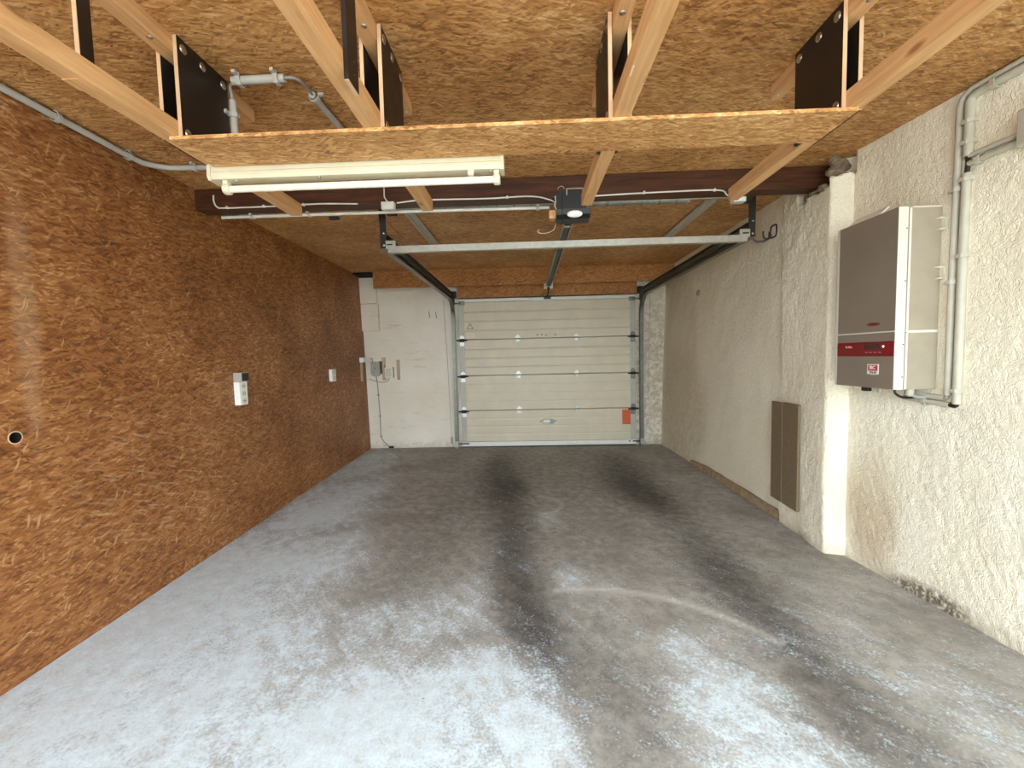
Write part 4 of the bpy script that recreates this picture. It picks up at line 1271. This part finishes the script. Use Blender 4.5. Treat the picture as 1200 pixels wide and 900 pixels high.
o = MB().tube(bez([(1.80, 2.15, 1.054), (1.805, 2.15, 1.030), (1.835, 2.155, 1.010), (1.88, 2.165, 1.003), (1.925, 2.17, 1.004)]), 0.0055, 8).build('inverter_cable', 'black', smooth=True)
tag(o, 'dark cable looping from under the inverter to the conduits', 'cable')
o = MB().tube(bez([(1.862, 2.13, 1.025), (1.885, 2.125, 1.012), (1.915, 2.12, 1.012), (1.938, 2.11, 1.018)]), 0.009, 8).build('inverter_cable', 'cable', smooth=True)
tag(o, 'thick grey cable from the gland under the inverter', 'cable')

# conduits beside the inverter
G = 'grey conduits on the right plaster wall'
W = lambda y: xr(y) - 0.016
o = conduit('wall_pipe', [(W(2.030), 2.030, 1.028), (W(2.030), 2.030, 1.6), (W(2.025), 2.025, 2.300)], 0.0135, 'pvc_wall', 'thinner upright conduit nearest the inverter', [(0, 0.9), (1, 0.5)], (-1, 0, 0), group=G)
o = conduit('wall_pipe', [(W(1.990), 1.990, 0.990), (W(1.990), 1.990, 1.5), (W(1.988), 1.988, 2.006)], 0.0165, 'pvc_wall', 'long thicker upright conduit beside the thin one', [(0, 0.12), (1, 0.30), (1, 0.95)], (-1, 0, 0), group=G)
o = conduit('wall_pipe', [(W(1.988), 1.988, 2.078), (W(1.984), 1.984, 2.312)], 0.0175, 'pvc_wall', 'short thick upright conduit just below the ceiling', [(0, 0.25), (0, 0.62)], (-1, 0, 0), group=G)
o = conduit('wall_pipe', [(W(1.984) + 0.002, 1.982, 2.045), (W(1.90), 1.90, 2.047), (W(1.788), 1.788, 2.050)], 0.0125, 'pvc_wall', 'lower of the two short sideways conduits at the right edge', [(0, 0.5)], (-1, 0, 0), group=G)
o = conduit('wall_pipe', [(W(1.984) + 0.002, 1.982, 2.078), (W(1.90), 1.90, 2.078), (W(1.788), 1.788, 2.078)], 0.0110, 'pvc_wall', 'upper of the two short sideways conduits at the right edge', [], (-1, 0, 0), group=G)
pts = bez([(W(1.984), 1.988, 2.300), (W(1.98), 1.975, 2.322), (W(1.95), 1.94, 2.330)], 5)[:-1] + [(W(1.94), 1.94, 2.330), (W(1.7), 1.7, 2.330), (W(1.2), 1.2, 2.330), (W(0.0), 0.0, 2.330)]
o = conduit('wall_pipe', pts, 0.0165, 'pvc_wall', 'thick conduit running along the top of the right wall', [(len(pts) - 4, 0.2)], (-1, 0, 0), group=G)
pts = bez([(W(2.025), 2.025, 2.300), (W(2.01), 2.015, 2.338), (W(1.98), 1.98, 2.358)], 5)[:-1] + [(W(1.98), 1.98, 2.360), (W(1.7), 1.7, 2.361), (W(1.2), 1.2, 2.361), (W(0.0), 0.0, 2.361)]
o = conduit('wall_pipe', pts, 0.0120, 'pvc_wall', 'thin conduit tight under the ceiling above the thick one', [], (-1, 0, 0), group=G)
o = conduit('wall_pipe', [(W(2.20), 2.165, 1.020), (W(2.05), 2.045, 1.014)], 0.0120, 'pvc_wall', 'upper short conduit below the inverter', [], (-1, 0, 0), group=G)
o = conduit('wall_pipe', [(W(2.24), 2.235, 0.998), (W(2.02), 2.018, 0.984)], 0.0120, 'pvc_wall', 'lower short conduit below the inverter', [(0, 0.5)], (-1, 0, 0), group=G)
o = MB().tube(bez([(W(2.05), 2.05, 1.014), (W(2.03), 2.034, 1.014), (W(2.03), 2.030, 1.032)]), 0.009, 8).build('cable_bend', 'cable', smooth=True)
tag(o, 'grey cable bend into the thin upright conduit', 'cable')
o = MB().tube(bez([(W(2.02), 2.02, 0.984), (W(1.995), 1.996, 0.982), (W(1.99), 1.990, 0.996)]), 0.010, 8).build('cable_bend', 'black', smooth=True)
tag(o, 'dark cable bend into the thick upright conduit', 'cable')
o = MB().tube(bez([(W(1.988), 1.988, 2.08), (W(1.984), 1.986, 2.05), (W(1.988), 1.988, 2.0)]), 0.009, 8).build('cable_bend', 'black_steel', smooth=True)
tag(o, 'dark cable bridging the gap in the thick upright conduit', 'cable')
t = thing('junction_box', 'grey junction box where the short sideways conduits end', 'junction box', (xr(1.765), 1.765, 2.02))
xw = xr(1.765)
MB().box(xw - 0.05, xw + 0.01, 1.715, 1.790, 2.02, 2.16, 0.005).build('body', 'pvc_wall', t)
MB().box(xw - 0.055, xw - 0.048, 1.72, 1.785, 2.026, 2.154, 0.003).build('lid', 'pvc_wall', t)
MB().box(xw - 0.03, xw - 0.004, 1.788, 1.796, 2.10, 2.15, 0.002).build('grommet', 'black', t)

# ------------------------------------------------------------------ hook and foam pads
t = thing('wall_hook', 'dark iron double hook high on the far right wall', 'hook', (xr(3.36, 2.1), 3.36, 2.12))
xw = xr(3.36, 2.1) - 0.006
loop = []
for k in range(33):
    a = 2 * PI * k / 32
    loop.append((xw, 3.31 + 0.040 * (abs(math.cos(a)) ** 0.5) * (1 if math.cos(a) > 0 else -1), 2.140 + 0.044 * (abs(math.sin(a)) ** 0.5) * (1 if math.sin(a) > 0 else -1)))
MB().tube(loop, 0.006, 8).build('wall_loop', 'iron', t, True)
MB().tube(bez([(xw - 0.004, 3.36, 2.15), (xw - 0.008, 3.362, 2.105), (xw - 0.035, 3.38, 2.088), (xw - 0.085, 3.40, 2.092), (xw - 0.10, 3.40, 2.115), (xw - 0.10, 3.40, 2.135)]), 0.0065, 8).build('prong', 'iron', t, True)
MB().tube(bez([(xw - 0.004, 3.33, 2.12), (xw - 0.02, 3.335, 2.095), (xw - 0.05, 3.34, 2.098), (xw - 0.06, 3.34, 2.125), (xw - 0.06, 3.34, 2.15)]), 0.0065, 8).build('prong', 'iron', t, True)

def pad(y0, y1, z0a, z0b, ztop, label):
    bm = bmesh.new()
    x = lambda y: 1.795 + (y - 2.62) * 0.055 - 0.012
    m = MB()
    vs = [(x(y0), y0, z0a), (x(y1), y1, z0b), (x(y1), y1, ztop), (x(y0), y0, ztop)]
    vs2 = [(a - 0.018, b, c) for a, b, c in vs]
    m.add(vs + vs2, [(0, 1, 2, 3), (4, 5, 6, 7), (0, 1, 5, 4), (1, 2, 6, 5), (2, 3, 7, 6), (3, 0, 4, 7)])
    bm.free()
    o = m.build('foam_pad', 'foam', None, False, loc=(x(y0), y0, z0a))
    bv = o.modifiers.new('soft', 'BEVEL'); bv.width = 0.003; bv.segments = 2
    return tag(o, label, 'pad', 'brown foam pads on the pier')


pad(2.852, 3.035, 0.172, 0.172, 0.889, 'brown foam bumper pad on the pier, the wider one nearer the inverter')
pad(3.045, 3.19, 0.172, 0.172, 0.884, 'brown foam bumper pad on the pier, the narrower one nearer the door')
